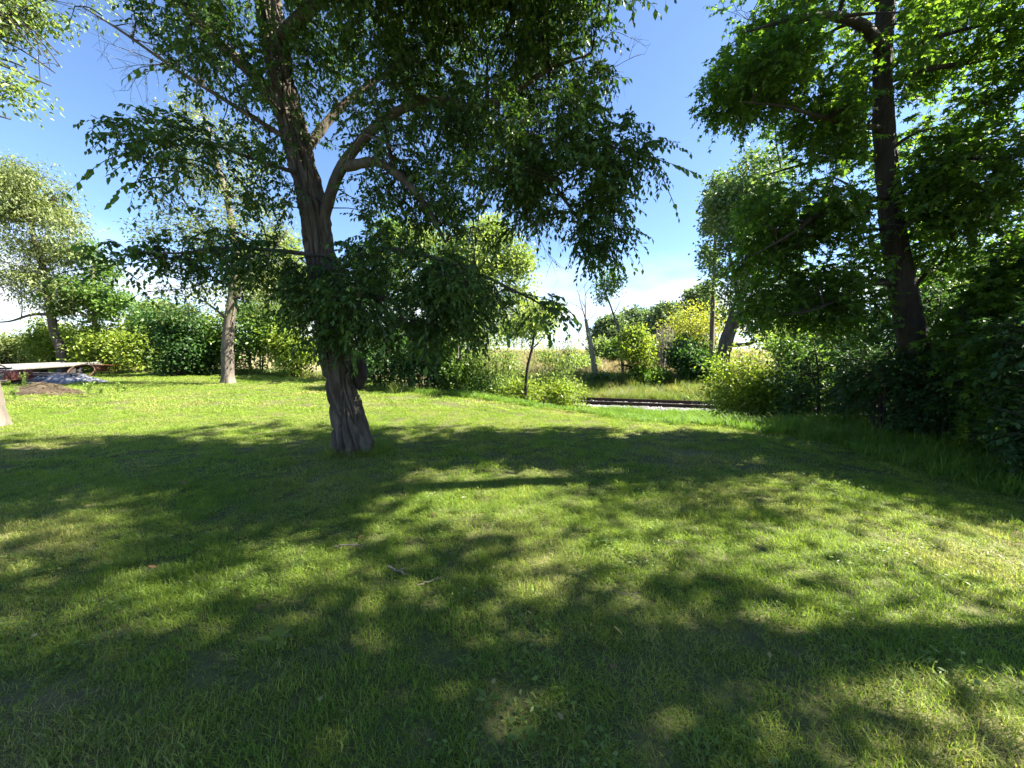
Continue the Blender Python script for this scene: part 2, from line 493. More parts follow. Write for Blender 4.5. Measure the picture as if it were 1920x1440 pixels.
def resample(path, n):
    path = np.asarray(path, float)
    # Catmull-Rom through the given points
    p = np.vstack([2 * path[0] - path[1], path, 2 * path[-1] - path[-2]])
    out = []
    segs = len(path) - 1
    for t in np.linspace(0, segs, n):
        i = min(int(t), segs - 1); f = t - i
        a, b, c, d = p[i], p[i + 1], p[i + 2], p[i + 3]
        out.append(.5 * ((2 * b) + (-a + c) * f + (2 * a - 5 * b + 4 * c - d) * f ** 2 + (-a + 3 * b - 3 * c + d) * f ** 3))
    return np.array(out)

def bark_trunk(path, rads, sides, rows, amp, k1, k2, flare=0.0, seed=0.0):
    """Trunk surface with furrowed relief."""
    pr = resample(np.hstack([np.asarray(path, float), np.asarray(rads, float)[:, None]]), rows)
    pts, rad = pr[:, :3], pr[:, 3]
    s = np.concatenate([[0], np.cumsum(np.linalg.norm(np.diff(pts, axis=0), axis=1))])
    v = np.empty((rows, sides, 3))
    th = np.arange(sides) / sides * 2 * math.pi
    for r in range(rows):
        R = rad[r]
        root = flare * math.exp(-s[r] / .22)
        for j in range(sides):
            cx, sy = math.cos(th[j]), math.sin(th[j])
            n1 = noise.noise(Vector((cx * R * k1 + seed, sy * R * k1, s[r] * k2 + .8 * noise.noise(Vector((cx * 3, sy * 3, s[r] * 2 + seed))))))
            n2 = noise.noise(Vector((cx * R * k1 * 2.3, sy * R * k1 * 2.3 + seed, s[r] * k2 * 2.6)))
            ridge = (1 - min(1, abs(n1) * 3.4)) ** 1.2
            lump = noise.noise(Vector((cx * 1.3 + seed, sy * 1.3, s[r] * .9)))
            rr = R * (1 + .07 * lump) - amp * ridge + amp * .35 * n2 + root * (.55 + .45 * math.cos(5 * th[j] + seed + .6 * lump))
            v[r, j] = (pts[r, 0] + cx * rr, pts[r, 1] + sy * rr, pts[r, 2])
    base = np.arange(rows - 1)[:, None] * sides; j = np.arange(sides)[None]; j2 = (j + 1) % sides
    q = np.stack([base + j, base + j2, base + sides + j2, base + sides + j], -1).reshape(-1, 4)
    return v.reshape(-1, 3), q

def polyline_pool(path, rads, step=.25):
    path = np.asarray(path, float)
    L = np.linalg.norm(np.diff(path, axis=0), axis=1).sum()
    pr = resample(np.hstack([path, np.asarray(rads, float)[:, None]]), max(4, int(L / step)))
    return pr[:, :3], pr[:, 3]

def build_tree(root, blobs, limbs, n1, n2, twig_n, twig_len, per, lsize, shape, lmat, bmat, droop=.35, individual=0, shell=.4,
               thr=-.05, freq=.9, trunk_mesh=None, limb_start=1, pool_min_z=None, r1=.035, r2=.012, hang=.35, seed=0, spread=.8, single_shape=None, clear=()):
    """Detailed tree: limbs (world polylines, radii) > branches > twigs > leaves."""
    org = np.array(root.location)
    pool, prad = [], []
    for path, rads in limbs:
        a, b = polyline_pool(path, rads)
        pool.append(a); prad.append(b)
    pool, prad = np.concatenate(pool), np.concatenate(prad)
    if pool_min_z is not None:
        keep = pool[:, 2] > pool_min_z
        pool, prad = pool[keep], prad[keep]
    if trunk_mesh is not None:
        g = Geo(); g.add(trunk_mesh[0], trunk_mesh[1]); g.build("trunk", bmat, root, org, True)
    for k, (path, rads) in enumerate(limbs):
        if k < limb_start and trunk_mesh is not None: continue
        g = Geo(); pp = resample(np.hstack([path, np.asarray(rads)[:, None]]), 6 * len(path))
        g.tubes(pp[:, :3], pp[:, 3] * (1 + .06 * rng.standard_normal(len(pp))), 10)
        g.build("limb" if trunk_mesh is not None or k >= limb_start else "trunk", bmat, root, org, True)
    g = Geo()
    t1 = sample_blobs(blobs, n1, .2, freq * .6, thr - .2, seed)
    order = np.argsort(np.linalg.norm(t1[:, None] - pool[None], axis=2).min(1))
    t1 = t1[order]
    B = []
    for part in np.array_split(t1, 4):
        if not len(part): continue
        pts, rad = grow(pool, prad, part, 9, r1, .008)
        g.tubes(pts, rad, 5); B.append(pts)
        pool = np.concatenate([pool, pts[:, 2:].reshape(-1, 3)]); prad = np.concatenate([prad, rad[:, 2:].ravel()])
    t2 = sample_blobs(blobs, n2, shell, freq, thr, seed)
    L2 = []
    for part in np.array_split(t2[rng.permutation(len(t2))], 3):
        pts, rad = grow(pool, prad, part, 6, r2, .003, lift=.08, wob=.12, down=.3)
        g.tubes(pts[:, [0, 2, 3, 5]], rad[:, [0, 2, 3, 5]], 3); L2.append(pts)
        pool = np.concatenate([pool, pts[:, 2:5].reshape(-1, 3)]); prad = np.concatenate([prad, rad[:, 2:5].ravel()])
    L2 = np.concatenate(L2)
    # only the outer part of a branch carries leafy twigs
    tail = L2[:, 2:]
    tp = twigs_from(tail, twig_n, twig_len, droop, spread=spread)
    for cpath, half, prob in clear:          # few twigs grow on the near side of the old wood
        cp = resample(cpath, 60); near = np.zeros(len(tp), bool)
        c_ = tp.mean(1); pu, pv = project(c_); cu, cv = project(cp)
        for k0 in range(0, len(tp), 2000):
            dd = np.hypot(pu[k0:k0 + 2000, None] - cu[None], pv[k0:k0 + 2000, None] - cv[None]); j0 = dd.argmin(1)
            near[k0:k0 + 2000] = (dd.min(1) < half) & (c_[k0:k0 + 2000, 1] < cp[j0, 1] + .1)
        tp = tp[~(near & (rng.random(len(tp)) < prob))]
    tm_ = tp[:, ::2]
    g.tubes(tm_, np.broadcast_to(np.linspace(.0035, .0015, tm_.shape[1]), tm_.shape[:2]), 3)
    g.build("branches", M['twig'], root, org, kind="stuff")
    pos, d, nrm, s = leaves_on(tp, per, lsize, hang)
    if individual:
        dist = np.linalg.norm(pos - np.array([0, 0, CAM_H]), axis=1)
        vis = np.abs(pos[:, 0]) < 1.28 * pos[:, 1]
        vis &= (pos[:, 2] - CAM_H) < .86 * pos[:, 1]
        key = np.where(vis, dist / s, 1e9)
        pick = np.argsort(key)[:individual]
        leaf_objects(root, pos[pick], d[pick], nrm[pick], s[pick], single_shape or shape, lmat)
        keep = np.ones(len(pos), bool); keep[pick] = False
        pos, d, nrm, s = pos[keep], d[keep], nrm[keep], s[keep]
    o = link("crown", leaves_mesh("crown", pos, d, nrm, s, shape, org), lmat, root)
    tag(o, kind="stuff")
    return tp

def far_crown(root, blobs, pool, prad, n1, n2, per, spread, lsize, shape, lmat, bmat, shell=.5, thr=-.1, freq=.6, seed=0, r1=.05, r2=.018, flat=.7, hang=.2, sides=4, twigs=True):
    """Distant crown: leaves gathered in clumps at branch ends."""
    org = np.array(root.location)
    g = Geo()
    t1 = sample_blobs(blobs, n1, .1, freq * .7, thr - .25, seed)
    for part in np.array_split(t1, 3):
        if not len(part): continue
        pts, rad = grow(pool, prad, part, 7, r1, .012)
        g.tubes(pts, rad, sides)
        pool = np.concatenate([pool, pts[:, 2:].reshape(-1, 3)]); prad = np.concatenate([prad, rad[:, 2:].ravel()])
    t2 = sample_blobs(blobs, n2, shell, freq, thr, seed)
    if twigs:
        pts, rad = grow(pool, prad, t2, 5, r2, .005, lift=.06)
        g.tubes(pts[:, ::2], rad[:, ::2], 3)
    g.build("branches", bmat, root, org, kind="stuff")
    n = n2 * per
    c = np.repeat(t2, per, axis=0)
    off = rng.standard_normal((n, 3)) * spread * np.array([1, 1, flat])
    pos = c + off
    d = unit(unit(off) * .7 + rng.standard_normal((n, 3)) * .6 + np.array([0, 0, -hang]))
    nrm = unit(np.array([0, 0, .8]) + rng.standard_normal((n, 3)) * .6)
    s = lsize * rng.uniform(.6, 1.35, n)
    pos[:, 2] = np.maximum(pos[:, 2], gz(pos[:, 0], pos[:, 1]) + .03)
    o = link("crown", leaves_mesh("crown", pos, d, nrm, s, shape, org), lmat, root)
    return tag(o, kind="stuff")

def shrub(name, label, cat, u, Y, width, top, lmat, n, lsize, shape='diamond', depth=None, group=None, bmat=None, dens=1.0, low=0.0, nblob=7,
          lean=0.0, stems=6, per=26, seed=0, thr=-.1, spread=None):
    """Many-stemmed bush, width in photo pixels at its depth, top as a photo row."""
    X = (u - 960) / F_PX * Y
    W = width * Y / F_PX / 2
    z0 = float(gz(X, Y)); H = (P(u, top, Y)[2] - z0) * 1.08
    n = int(n * 1.4); lsize = lsize * 1.3
    D = (depth or W * .8)
    root = thing(name, label, cat, (X, Y, z0), group)
    blobs = [((X, Y, z0 + H * (.45 + low / 2)), (W * .75, D * .8, H * .42), 2.2)]
    for k in range(nblob):
        a = rng.uniform(0, 2 * math.pi); rr = math.sqrt(rng.random()) * .68
        zz = rng.uniform(.18 + low, .80)
        sc = rng.uniform(.30, .48) * (1.1 - .5 * zz)
        blobs.append(((X + W * rr * math.cos(a) + lean * zz * W, Y + D * rr * math.sin(a), z0 + H * zz), (W * sc, D * sc, H * min(sc * .8, 1 - zz)), 1.0))
    for k in range(7):                       # shoots that break the outline
        a = rng.uniform(0, 2 * math.pi); rr = rng.uniform(.25, .85)
        hh = (1 - .5 * rr * rr) * rng.uniform(.8, 1.05)
        blobs.append(((X + W * rr * math.cos(a), Y + D * rr * math.sin(a), z0 + H * hh), (W * .10, D * .10, H * rng.uniform(.12, .24)), .16))
    path_pool, path_r = [], []
    g = Geo()
    for k in range(stems):
        a = rng.uniform(0, 2 * math.pi); rr = rng.uniform(.1, .5)
        b0 = np.array((X + W * .15 * math.cos(a), Y + D * .15 * math.sin(a), z0 - .05))
        b2 = np.array((X + W * rr * math.cos(a), Y + D * rr * math.sin(a), z0 + H * rng.uniform(.5, .8)))
        b1 = (b0 + b2) / 2 + np.array([0, 0, .15 * H]) - .1 * (b2 - b0)
        pth = resample([b0, b1, b2], 9)
        rd = np.linspace(.016 + .010 * H, .010, 9)
        g.tubes(pth, rd, 5)
        path_pool.append(pth[2:]); path_r.append(rd[2:])
    g.build("stems", bmat or M['twig'], root, (X, Y, z0))
    sp = spread or (.16 * min(W, H) + .05)
    far_crown(root, blobs, np.concatenate(path_pool), np.concatenate(path_r), 14, max(10, int(n / per)), per, sp, lsize, shape, lmat,
              bmat or M['twig'], seed=seed, r1=.02, r2=.008, thr=thr, freq=1.6 / max(.6, min(W, H)))
    return root

def clump_tree(name, label, cat, Y, trunk_px, trunk_r, blobs_px, lmat, bmat, n1, n2, per, spread, lsize, shape='diamond', group=None, sides=12,
               limbs_px=(), thr=-.1, freq=.6, seed=0, hang=.2, ydepth=None, r1=.05):
    """Distant tree: trunk from photo pixels at depth Y, blobs (u, v, ru, rv, weight[, dY])."""
    n2 = int(n2 * 1.5); lsize = lsize * 1.4
    path = np.array([P(u, v, Y + (0 if len(t) < 1 else t[0])) for u, v, *t in trunk_px])
    path[0, 2] = float(gz(path[0, 0], path[0, 1])) - .05
    root = thing(name, label, cat, tuple(path[0]), group)
    v, q = bark_trunk(path, trunk_r, sides * 2, 60, trunk_r[0] * .09, 6 / max(.2, trunk_r[0]) * .35, 1.6, flare=trunk_r[0] * .45, seed=seed + 3.3)
    g = Geo(); g.add(v, q); g.build("trunk", bmat, root, tuple(path[0]), True)
    pl, pr = polyline_pool(path, trunk_r, .4)
    keep = pl[:, 2] > path[0, 2] + .35 * (path[-1, 2] - path[0, 2])
    pools, rads = [pl[keep]], [pr[keep]]
    for lp, lr in limbs_px:
        lpath = np.array([P(u, v, Y + (t[0] if t else 0)) for u, v, *t in lp])
        gg = Geo(); rs = resample(np.hstack([lpath, np.asarray(lr)[:, None]]), 5 * len(lp)); gg.tubes(rs[:, :3], rs[:, 3], 8)
        gg.build("limb", bmat, root, tuple(path[0]), True)
        a, b = polyline_pool(lpath, lr, .4); pools.append(a); rads.append(b)
    blobs = []
    for b in blobs_px:
        u, v, ru, rv, w = b[:5]; dY = b[5] if len(b) > 5 else 0
        yy = Y + dY
        blobs.append((P(u, v, yy), (ru * yy / F_PX, (ydepth or ru * yy / F_PX * .8), rv * yy / F_PX), w))
    far_crown(root, blobs, np.concatenate(pools), np.concatenate(rads), n1, n2, per, spread, lsize, shape, lmat, bmat if lmat is None else M['twig'], thr=thr, freq=freq, seed=seed, hang=hang, r1=r1)
    return root

# ------------------------------------------------------------------ the ground
def stretched(lo, hi, fine_lo, fine_hi, step, growth=1.16):
    a = list(np.arange(fine_lo, fine_hi + 1e-6, step))
    s, x = step, fine_hi
    while x < hi: s *= growth; x += s; a.append(x)
    s, x = step, fine_lo
    while x > lo: s *= growth; x -= s; a.insert(0, x)
    return np.array(a)

def verge_y(x):
    """Depth at which the mown lawn gives way to the uncut verge."""
    return np.interp(x, [-40, -26, -16, -8, -5.5, -2.2, 0, 1.7, 2.8, 4.2, 5.0, 5.5, 5.7],
                        [34, 28.5, 27, 24.5, 16.2, 14.4, 12.3, 10.4, 9.2, 8.5, 8.0, 7.0, -6])

def ground_material():
    m, n, l, out = new_mat("ground_soil_and_thatch")
    ge = n.new("ShaderNodeNewGeometry")
    n1 = n.new("ShaderNodeTexNoise"); n1.inputs["Scale"].default_value = .5; n1.inputs["Detail"].default_value = 6
    n2 = n.new("ShaderNodeTexNoise"); n2.inputs["Scale"].default_value = 18; n2.inputs["Detail"].default_value = 6
    for q in (n1, n2): l.new(ge.outputs["Position"], q.inputs["Vector"])
    r1 = ramp(n, [(.35, (.055, .075, .022)), (.52, (.085, .095, .034)), (.66, (.17, .145, .075))])
    r2 = ramp(n, [(.3, (.045, .040, .022)), (.7, (.13, .13, .055))])
    l.new(n1.outputs["Fac"], r1.inputs[0]); l.new(n2.outputs["Fac"], r2.inputs[0])
    mx = n.new("ShaderNodeMixRGB"); mx.inputs[0].default_value = .5
    l.new(r1.outputs[0], mx.inputs[1]); l.new(r2.outputs[0], mx.inputs[2])
    # beyond the railway: dry field
    at = n.new("ShaderNodeAttribute"); at.attribute_name = "field"
    r3 = ramp(n, [(.3, (.14, .12, .06)), (.7, (.22, .185, .10))])
    l.new(n1.outputs["Fac"], r3.inputs[0])
    m2 = n.new("ShaderNodeMixRGB"); l.new(at.outputs["Fac"], m2.inputs[0]); l.new(mx.outputs[0], m2.inputs[1]); l.new(r3.outputs[0], m2.inputs[2])
    pb = n.new("ShaderNodeBsdfPrincipled"); pb.inputs["Roughness"].default_value = .95; pb.inputs["Specular IOR Level"].default_value = .1
    l.new(m2.outputs[0], pb.inputs["Base Color"])
    bp = n.new("ShaderNodeBump"); bp.inputs["Strength"].default_value = .8; bp.inputs["Distance"].default_value = .03
    l.new(n2.outputs["Fac"], bp.inputs["Height"]); l.new(bp.outputs[0], pb.inputs["Normal"])
    l.new(pb.outputs[0], out.inputs["Surface"])
    return m

xs = stretched(-2500, 2500, -16, 14, .32)
ys = stretched(-60, 3500, -2, 32, .32)
gx, gy = np.meshgrid(xs, ys)
gzz = gz(gx, gy)
gv = np.stack([gx, gy, gzz], -1).reshape(-1, 3)
nx, ny = len(xs), len(ys)
ii = (np.arange(ny - 1)[:, None] * nx + np.arange(nx - 1)[None]).reshape(-1)
gq = np.stack([ii, ii + 1, ii + nx + 1, ii + nx], -1)
fieldmask = smooth(6, 11, (gy - track_y(gx))).ravel().astype(np.float32)
ground = link("ground", mesh_from("ground", gv, gq, 4, {"field": ('POINT', 'FLOAT', fieldmask)}, True), ground_material())
tag(ground, "grassy ground running from lawn to the dry field behind the railway", "ground", kind="structure")

# ------------------------------------------------------------------ railway
def railway():
    ang = math.atan(-.29)
    R = rotz(ang)
    c0 = np.array((6.0, 19.4, 0.0))
    zt = -1.06
    steel = rough_material("rusted_rail_steel", [(.3, (.020, .016, .014)), (.7, (.050, .036, .030))], scale=14, rough=.6, bump=.1, metallic=.5)
    wood = rough_material("creosoted_sleeper_wood", [(.3, (.05, .042, .035)), (.7, (.14, .12, .10))], scale=5, stretch=(6, 1, 1), bump=.5)
    stone = rough_material("ballast_stone", [(.3, (.16, .157, .16)), (.7, (.30, .295, .295))], scale=3, bump=.4, bscale=25)
    root = thing("railway_track", "single railway track on pale ballast behind the tall grass", "railway", (6.0, 19.4, zt))
    # ballast bed with shoulders
    g = Geo()
    L0, L1 = -20.0, 34.0
    prof = [(-2.3, -.16), (-1.75, .04), (-.9, .07), (0, .06), (.9, .07), (1.75, .04), (2.3, -.16)]
    xs_ = np.arange(L0, L1 + .1, .5)
    v = np.array([[c0 + R @ np.array((x, p[0], 0)) + np.array((0, 0, zt + p[1] + .02 * math.sin(x * 2.1 + p[0] * 3))) for p in prof] for x in xs_]).reshape(-1, 3)
    k = len(prof)
    q = [[i * k + j, (i + 1) * k + j, (i + 1) * k + j + 1, i * k + j + 1] for i in range(len(xs_) - 1) for j in range(k - 1)]
    g.add(v, q); g.build("ballast_bed", stone, root, root.location, True)
    # sleepers
    sm = Geo(); bevel_box(sm, (0, 0, 0), (.23, 2.5, .17)); sme = None
    for i in range(int((L1 - L0) / .58)):
        x = L0 + .3 + i * .58
        if x < -9 or x > 20: continue
        if sme is None:
            s = sm.build("sleeper", wood, root); sme = s.data
        else:
            s = link("sleeper", sme, None, root)
        s.location = Vector(R @ np.array((x, 0, 0))) + Vector((0, 0, -.035))
        s.rotation_euler = (0, 0, ang + rng.normal(0, .012))
    # rails: real section
    sec = np.array([(-.07, 0), (.07, 0), (.07, .02), (.012, .035), (.012, .12), (.036, .13), (.036, .165), (-.036, .165), (-.036, .13), (-.012, .12), (-.012, .035), (-.07, .02)])
    for side in (-.7525, .7525):
        g = Geo(); n = len(sec)
        v = np.array([[c0 + R @ np.array((x, side + s[0], 0)) + np.array((0, 0, zt + .10 + s[1])) for s in sec] for x in (L0, L1)]).reshape(-1, 3)
        g.add(v, [[j, (j + 1) % n, n + (j + 1) % n, n + j] for j in range(n)])
        g.build("rail", steel, root, root.location)
    return root, R, c0, zt, stone
track_root, TR, TC, TZ, M['stone'] = railway()

# ------------------------------------------------------------------ scattered ground cover (geometry nodes)
def blades(n, half, h, w, bend, seed, round_patch=True, lie=.0, segs=2):
    r = np.random.default_rng(seed)
    xy = r.uniform(-half, half, (n, 2))
    a = r.uniform(0, 2 * math.pi, n)
    hh = h * r.uniform(.45, 1.25, n); ww = w * r.uniform(.6, 1.3, n)
    lean = bend * r.uniform(.2, 1.4, n)
    dirv = np.stack([np.cos(a), np.sin(a)], 1); sid = np.stack([-np.sin(a + r.normal(0, .6, n)), np.cos(a)], 1)
    V = []
    fr = [0, .55, 1] if segs == 2 else [0, .35, .7, 1]
    for t in fr:
        c = np.concatenate([xy + dirv * (lean * hh * t ** 1.7)[:, None], (hh * (t - .35 * np.minimum(lean, 1.5) * t ** 2))[:, None] - .004], 1)
        wd = ww * (1 - .75 * t ** 1.5) / 2 if t < 1 else None
        if wd is None: V.append(c[:, None])
        else:
            s3 = np.concatenate([sid * wd[:, None], np.zeros((n, 1))], 1)
            V.append(np.stack([c - s3, c + s3], 1))
    V = np.concatenate(V, 1)
    k = V.shape[1]; b = np.arange(n)[:, None] * k
    q = [b + np.array([[2 * i, 2 * i + 1, 2 * i + 3, 2 * i + 2]]) for i in range(len(fr) - 2)]
    t = b + np.array([[k - 3, k - 2, k - 1]])
    return V.reshape(-1, 3), np.concatenate(q), t, r.random(n), len(fr) - 1

def broad_leaves(n, half, h, size, seed, shape='fold'):
    r = np.random.default_rng(seed)
    pos = np.concatenate([r.uniform(-half, half, (n, 2)), (r.random((n, 1)) ** .7) * h], 1)
    a = r.uniform(0, 2 * math.pi, n)
    d = unit(np.stack([np.cos(a), np.sin(a), r.uniform(-.3, .5, n)], 1)); nr = unit(np.array([0, 0, 1.0]) + .4 * r.standard_normal((n, 3)))
    tv, tf = LEAF_SHAPES[shape]
    x, y, z = leaf_frames(d, nr); s = size * r.uniform(.6, 1.3, n)
    v = pos[:, None] + s[:, None, None] * (tv[None, :, 0:1] * x[:, None] + tv[None, :, 1:2] * y[:, None] + tv[None, :, 2:3] * z[:, None])
    f = (np.arange(n)[:, None, None] * len(tv) + tf[None]).reshape(-1, 3)
    return v.reshape(-1, 3), f, r.random(n), len(tf)

_gn = {}
def scatter_group(nvar):
    if nvar in _gn: return _gn[nvar]
    ng = bpy.data.node_groups.new("scatter", 'GeometryNodeTree')
    ng.interface.new_socket("Geometry", in_out='INPUT', socket_type='NodeSocketGeometry')
    ng.interface.new_socket("Geometry", in_out='OUTPUT', socket_type='NodeSocketGeometry')
    N, L = ng.nodes, ng.links
    gi, go = N.new("NodeGroupInput"), N.new("NodeGroupOutput")
    kid = N.new("GeometryNodeInputNamedAttribute"); kid.data_type = 'INT'; kid.inputs["Name"].default_value = "kid"
    def sel(k):
        c = N.new("FunctionNodeCompare"); c.data_type = 'INT'; c.operation = 'EQUAL'
        ins = [s for s in c.inputs if s.type == 'INT']
        L.new(kid.outputs["Attribute"], ins[0]); ins[1].default_value = k
        s = N.new("GeometryNodeSeparateGeometry"); s.domain = 'POINT'
        L.new(gi.outputs[0], s.inputs["Geometry"]); L.new(c.outputs[0], s.inputs["Selection"])
        return s.outputs["Selection"]
    g2i = N.new("GeometryNodeGeometryToInstance")
    for k in range(nvar):
        L.new(sel(k), g2i.inputs[0])
    m2p = N.new("GeometryNodeMeshToPoints"); L.new(sel(-1), m2p.inputs["Mesh"])
    iop = N.new("GeometryNodeInstanceOnPoints"); iop.inputs["Pick Instance"].default_value = True
    L.new(m2p.outputs[0], iop.inputs["Points"]); L.new(g2i.outputs[0], iop.inputs["Instance"])
    def na(nm, typ):
        a = N.new("GeometryNodeInputNamedAttribute"); a.data_type = typ; a.inputs["Name"].default_value = nm
        return a.outputs["Attribute"]
    L.new(na("pick", 'INT'), iop.inputs["Instance Index"])
    L.new(na("scl", 'FLOAT_VECTOR'), iop.inputs["Scale"])
    e2r = N.new("FunctionNodeEulerToRotation"); L.new(na("rot", 'FLOAT_VECTOR'), e2r.inputs[0]); L.new(e2r.outputs[0], iop.inputs["Rotation"])
    L.new(iop.outputs[0], go.inputs[0])
    _gn[nvar] = ng
    return ng

def scatter(name, pts, variants, scales, rots, mat, label, cat, parent=None):
    """variants: list of (verts, quads or None, tris, rnd per face). One object, instances of small clumps."""
    V, Q, T, K, RF_q, RF_t = [], [], [], [], [], []
    n = 0
    for i, (v, q, t, rq, rt) in enumerate(variants):
        V.append(v); K.append(np.full(len(v), i))
        if q is not None: Q.append(q + n); RF_q.append(rq)
        if t is not None: T.append(t + n); RF_t.append(rt)
        n += len(v)
    npts = len(pts)
    V.append(pts); K.append(np.full(npts, -1))
    tot = n + npts
    pick = np.zeros(tot, np.int32); pick[n:] = rng.integers(0, len(variants), npts)
    scl = np.ones((tot, 3), np.float32); scl[n:] = scales
    rot = np.zeros((tot, 3), np.float32); rot[n:] = rots
    groups, rnd = [], []
    if Q: groups.append(np.concatenate(Q)); rnd.append(np.concatenate(RF_q))
    if T: groups.append(np.concatenate(T)); rnd.append(np.concatenate(RF_t))
    me = mesh_from(name, np.concatenate(V), groups, 0, {
        "kid": ('POINT', 'INT', np.concatenate(K).astype(np.int32)), "pick": ('POINT', 'INT', pick),
        "scl": ('POINT', 'FLOAT_VECTOR', scl), "rot": ('POINT', 'FLOAT_VECTOR', rot),
        "rnd": ('FACE', 'FLOAT', np.concatenate(rnd).astype(np.float32))})
    o = link(name, me, mat, parent)
    md = o.modifiers.new("scatter", 'NODES'); md.node_group = scatter_group(len(variants))
    return tag(o, label, cat, kind="stuff")

def blade_variants(k, n, half, h, w, bend, seed, segs=2):
    out = []
    for i in range(k):
        v, q, t, r, nq = blades(n, half, h, w, bend, seed + i, segs=segs)
        out.append((v, q, t, np.tile(r, nq - 1), r))
    return out

def jgrid(x0, x1, y0, y1, step):
    X, Y = np.meshgrid(np.arange(x0, x1, step), np.arange(y0, y1, step))
    p = np.stack([X.ravel(), Y.ravel()], 1)
    return p + rng.uniform(-.5, .5, p.shape) * step

def in_view(p, margin=2.0, k=1.33):
    return np.abs(p[:, 0]) < k * np.maximum(p[:, 1], 0) + margin

def on_ground(p, dz=0.0):
    return np.concatenate([p, (gz(p[:, 0], p[:, 1]) + dz)[:, None]], 1)

def rand_rot(n, tilt=.12):
    return np.stack([rng.normal(0, tilt, n), rng.normal(0, tilt, n), rng.uniform(0, 6.283, n)], 1)

def vnoise(p, f, s=0):
    return np.array([noise.noise(Vector((a * f + s, b * f, s * .7))) for a, b in p[:, :2]])

M['lawn'] = grass_material("lawn_blade", [(0, (.086, .155, .022)), (.5, (.160, .245, .032)), (1, (.255, .32, .05))],
                           [(0, (.25, .22, .085)), (1, (.38, .33, .15))], .62, .90, trans=.45)
M['verge'] = grass_material("verge_blade", [(0, (.06, .130, .018)), (.5, (.115, .210, .026)), (1, (.19, .28, .045))],
                            [(0, (.25, .24, .09)), (1, (.36, .32, .15))], .78, .98)
M['dry'] = grass_material("dry_field_blade", [(0, (.16, .135, .065)), (1, (.25, .21, .115))], [(0, (.20, .165, .095)), (1, (.29, .24, .15))], .45, .75, trans=.3)
M['weed'] = leaf_material("weed_leaf", [(0, (.08, .14, .03)), (1, (.20, .27, .07))], trans=.45)

def lawn_layer(name, y0, y1, step, variants, smin, smax, label, extra=None):
    p = jgrid(-1.33 * y1 - 2.2, min(1.33 * y1 + 2.2, 7.5), y0, y1, step)
    p = p[in_view(p)]
    p = p[p[:, 1] < verge_y(p[:, 0]) + .15]
    if extra is not None: p = p[extra(p)]
    n = len(p)
    s = rng.uniform(smin, smax, (n, 1)) * np.array([[1, 1, 1.0]])
    hgt = 1 + .45 * vnoise(p, .9, 3.1) + .35 * vnoise(p, 3.3, 9.0)
    s[:, 2] *= np.clip(hgt, .5, 1.5)
    return scatter(name, on_ground(p), variants, s, rand_rot(n, .10), M['lawn'], label, "grass")

lawn_layer("lawn_grass", -.6, 5.0, .17, blade_variants(6, 470, .17, .040, .0035, 1.1, 100), .85, 1.25, "short mown lawn grass in dappled shade in the foreground")
lawn_layer("lawn_grass", 5.0, 11.0, .27, blade_variants(5, 360, .22, .044, .0058, 1.0, 200), .85, 1.25, "mown lawn grass around the foot of the big leaning tree")
lawn_layer("lawn_grass", 11.0, 34.0, .55, blade_variants(4, 360, .42, .052, .014, .9, 300), .9, 1.3, "bright sunlit lawn grass stretching to the far shrubs")

# uncut verge: from the lawn's edge down to the track
def verge_points(step, x0, x1):
    p = jgrid(x0, x1, -.5, 30, step)
    d = p[:, 1] - track_y(p[:, 0])
    return p[(p[:, 1] > verge_y(p[:, 0]) - .05 + .12 * np.sin(p[:, 0] * 5)) & (d < -1.9) & in_view(p, 1.5) & (p[:, 0] > x0)]
vp = verge_points(.23, -9, 12)
sc = rng.uniform(.8, 1.2, (len(vp), 1)) * np.ones((1, 3))
edge = np.clip((vp[:, 1] - verge_y(vp[:, 0])) / 1.2, 0, 1)
sc[:, 2] *= (.62 + .38 * edge) * np.interp(vp[:, 0], [0, 2.5], [1.5, 1.0]) * np.clip(1 + .6 * vnoise(vp, .8, 5), .5, 1.6)
scatter("verge_grass", on_ground(vp), blade_variants(5, 150, .18, .24, .010, .75, 400, 3), sc, rand_rot(len(vp), .12), M['verge'],
        "tall uncut bright green grass along the lawn edge before the railway", "grass")
# beyond the track: rank grass, then the dry field
fp = jgrid(-4, 26, 20, 40, .36)
d = fp[:, 1] - track_y(fp[:, 0]); fp = fp[(d > 2.0) & (d < 9) & in_view(fp, 1)]
sc = rng.uniform(.7, 1.3, (len(fp), 1)) * np.ones((1, 3)); sc[:, 2] *= np.clip(1 + .7 * vnoise(fp, .5, 8), .4, 1.7)
M['rank'] = grass_material("rank_blade", [(0, (.07, .115, .030)), (.5, (.12, .17, .042)), (1, (.19, .22, .06))], [(0, (.20, .18, .07)), (1, (.30, .26, .12))], .62, .86)
scatter("rank_grass", on_ground(fp), blade_variants(4, 130, .30, .55, .016, .6, 500, 3), sc, rand_rot(len(fp), .12), M['rank'],
        "rank yellowing grass on the far side of the railway", "grass")
fp = jgrid(-25, 50, 26, 110, .95)
d = fp[:, 1] - track_y(fp[:, 0]); fp = fp[(d > 8.5) & (fp[:, 0] > -.1 * fp[:, 1]) & (fp[:, 0] < .62 * fp[:, 1])]
sc = rng.uniform(.8, 1.4, (len(fp), 1)) * np.ones((1, 3))
scatter("field_grass", on_ground(fp), blade_variants(4, 140, .75, .62, .035, .5, 600), sc, rand_rot(len(fp), .08), M['dry'],
        "dry tan grass covering the open field behind the railway", "grass")
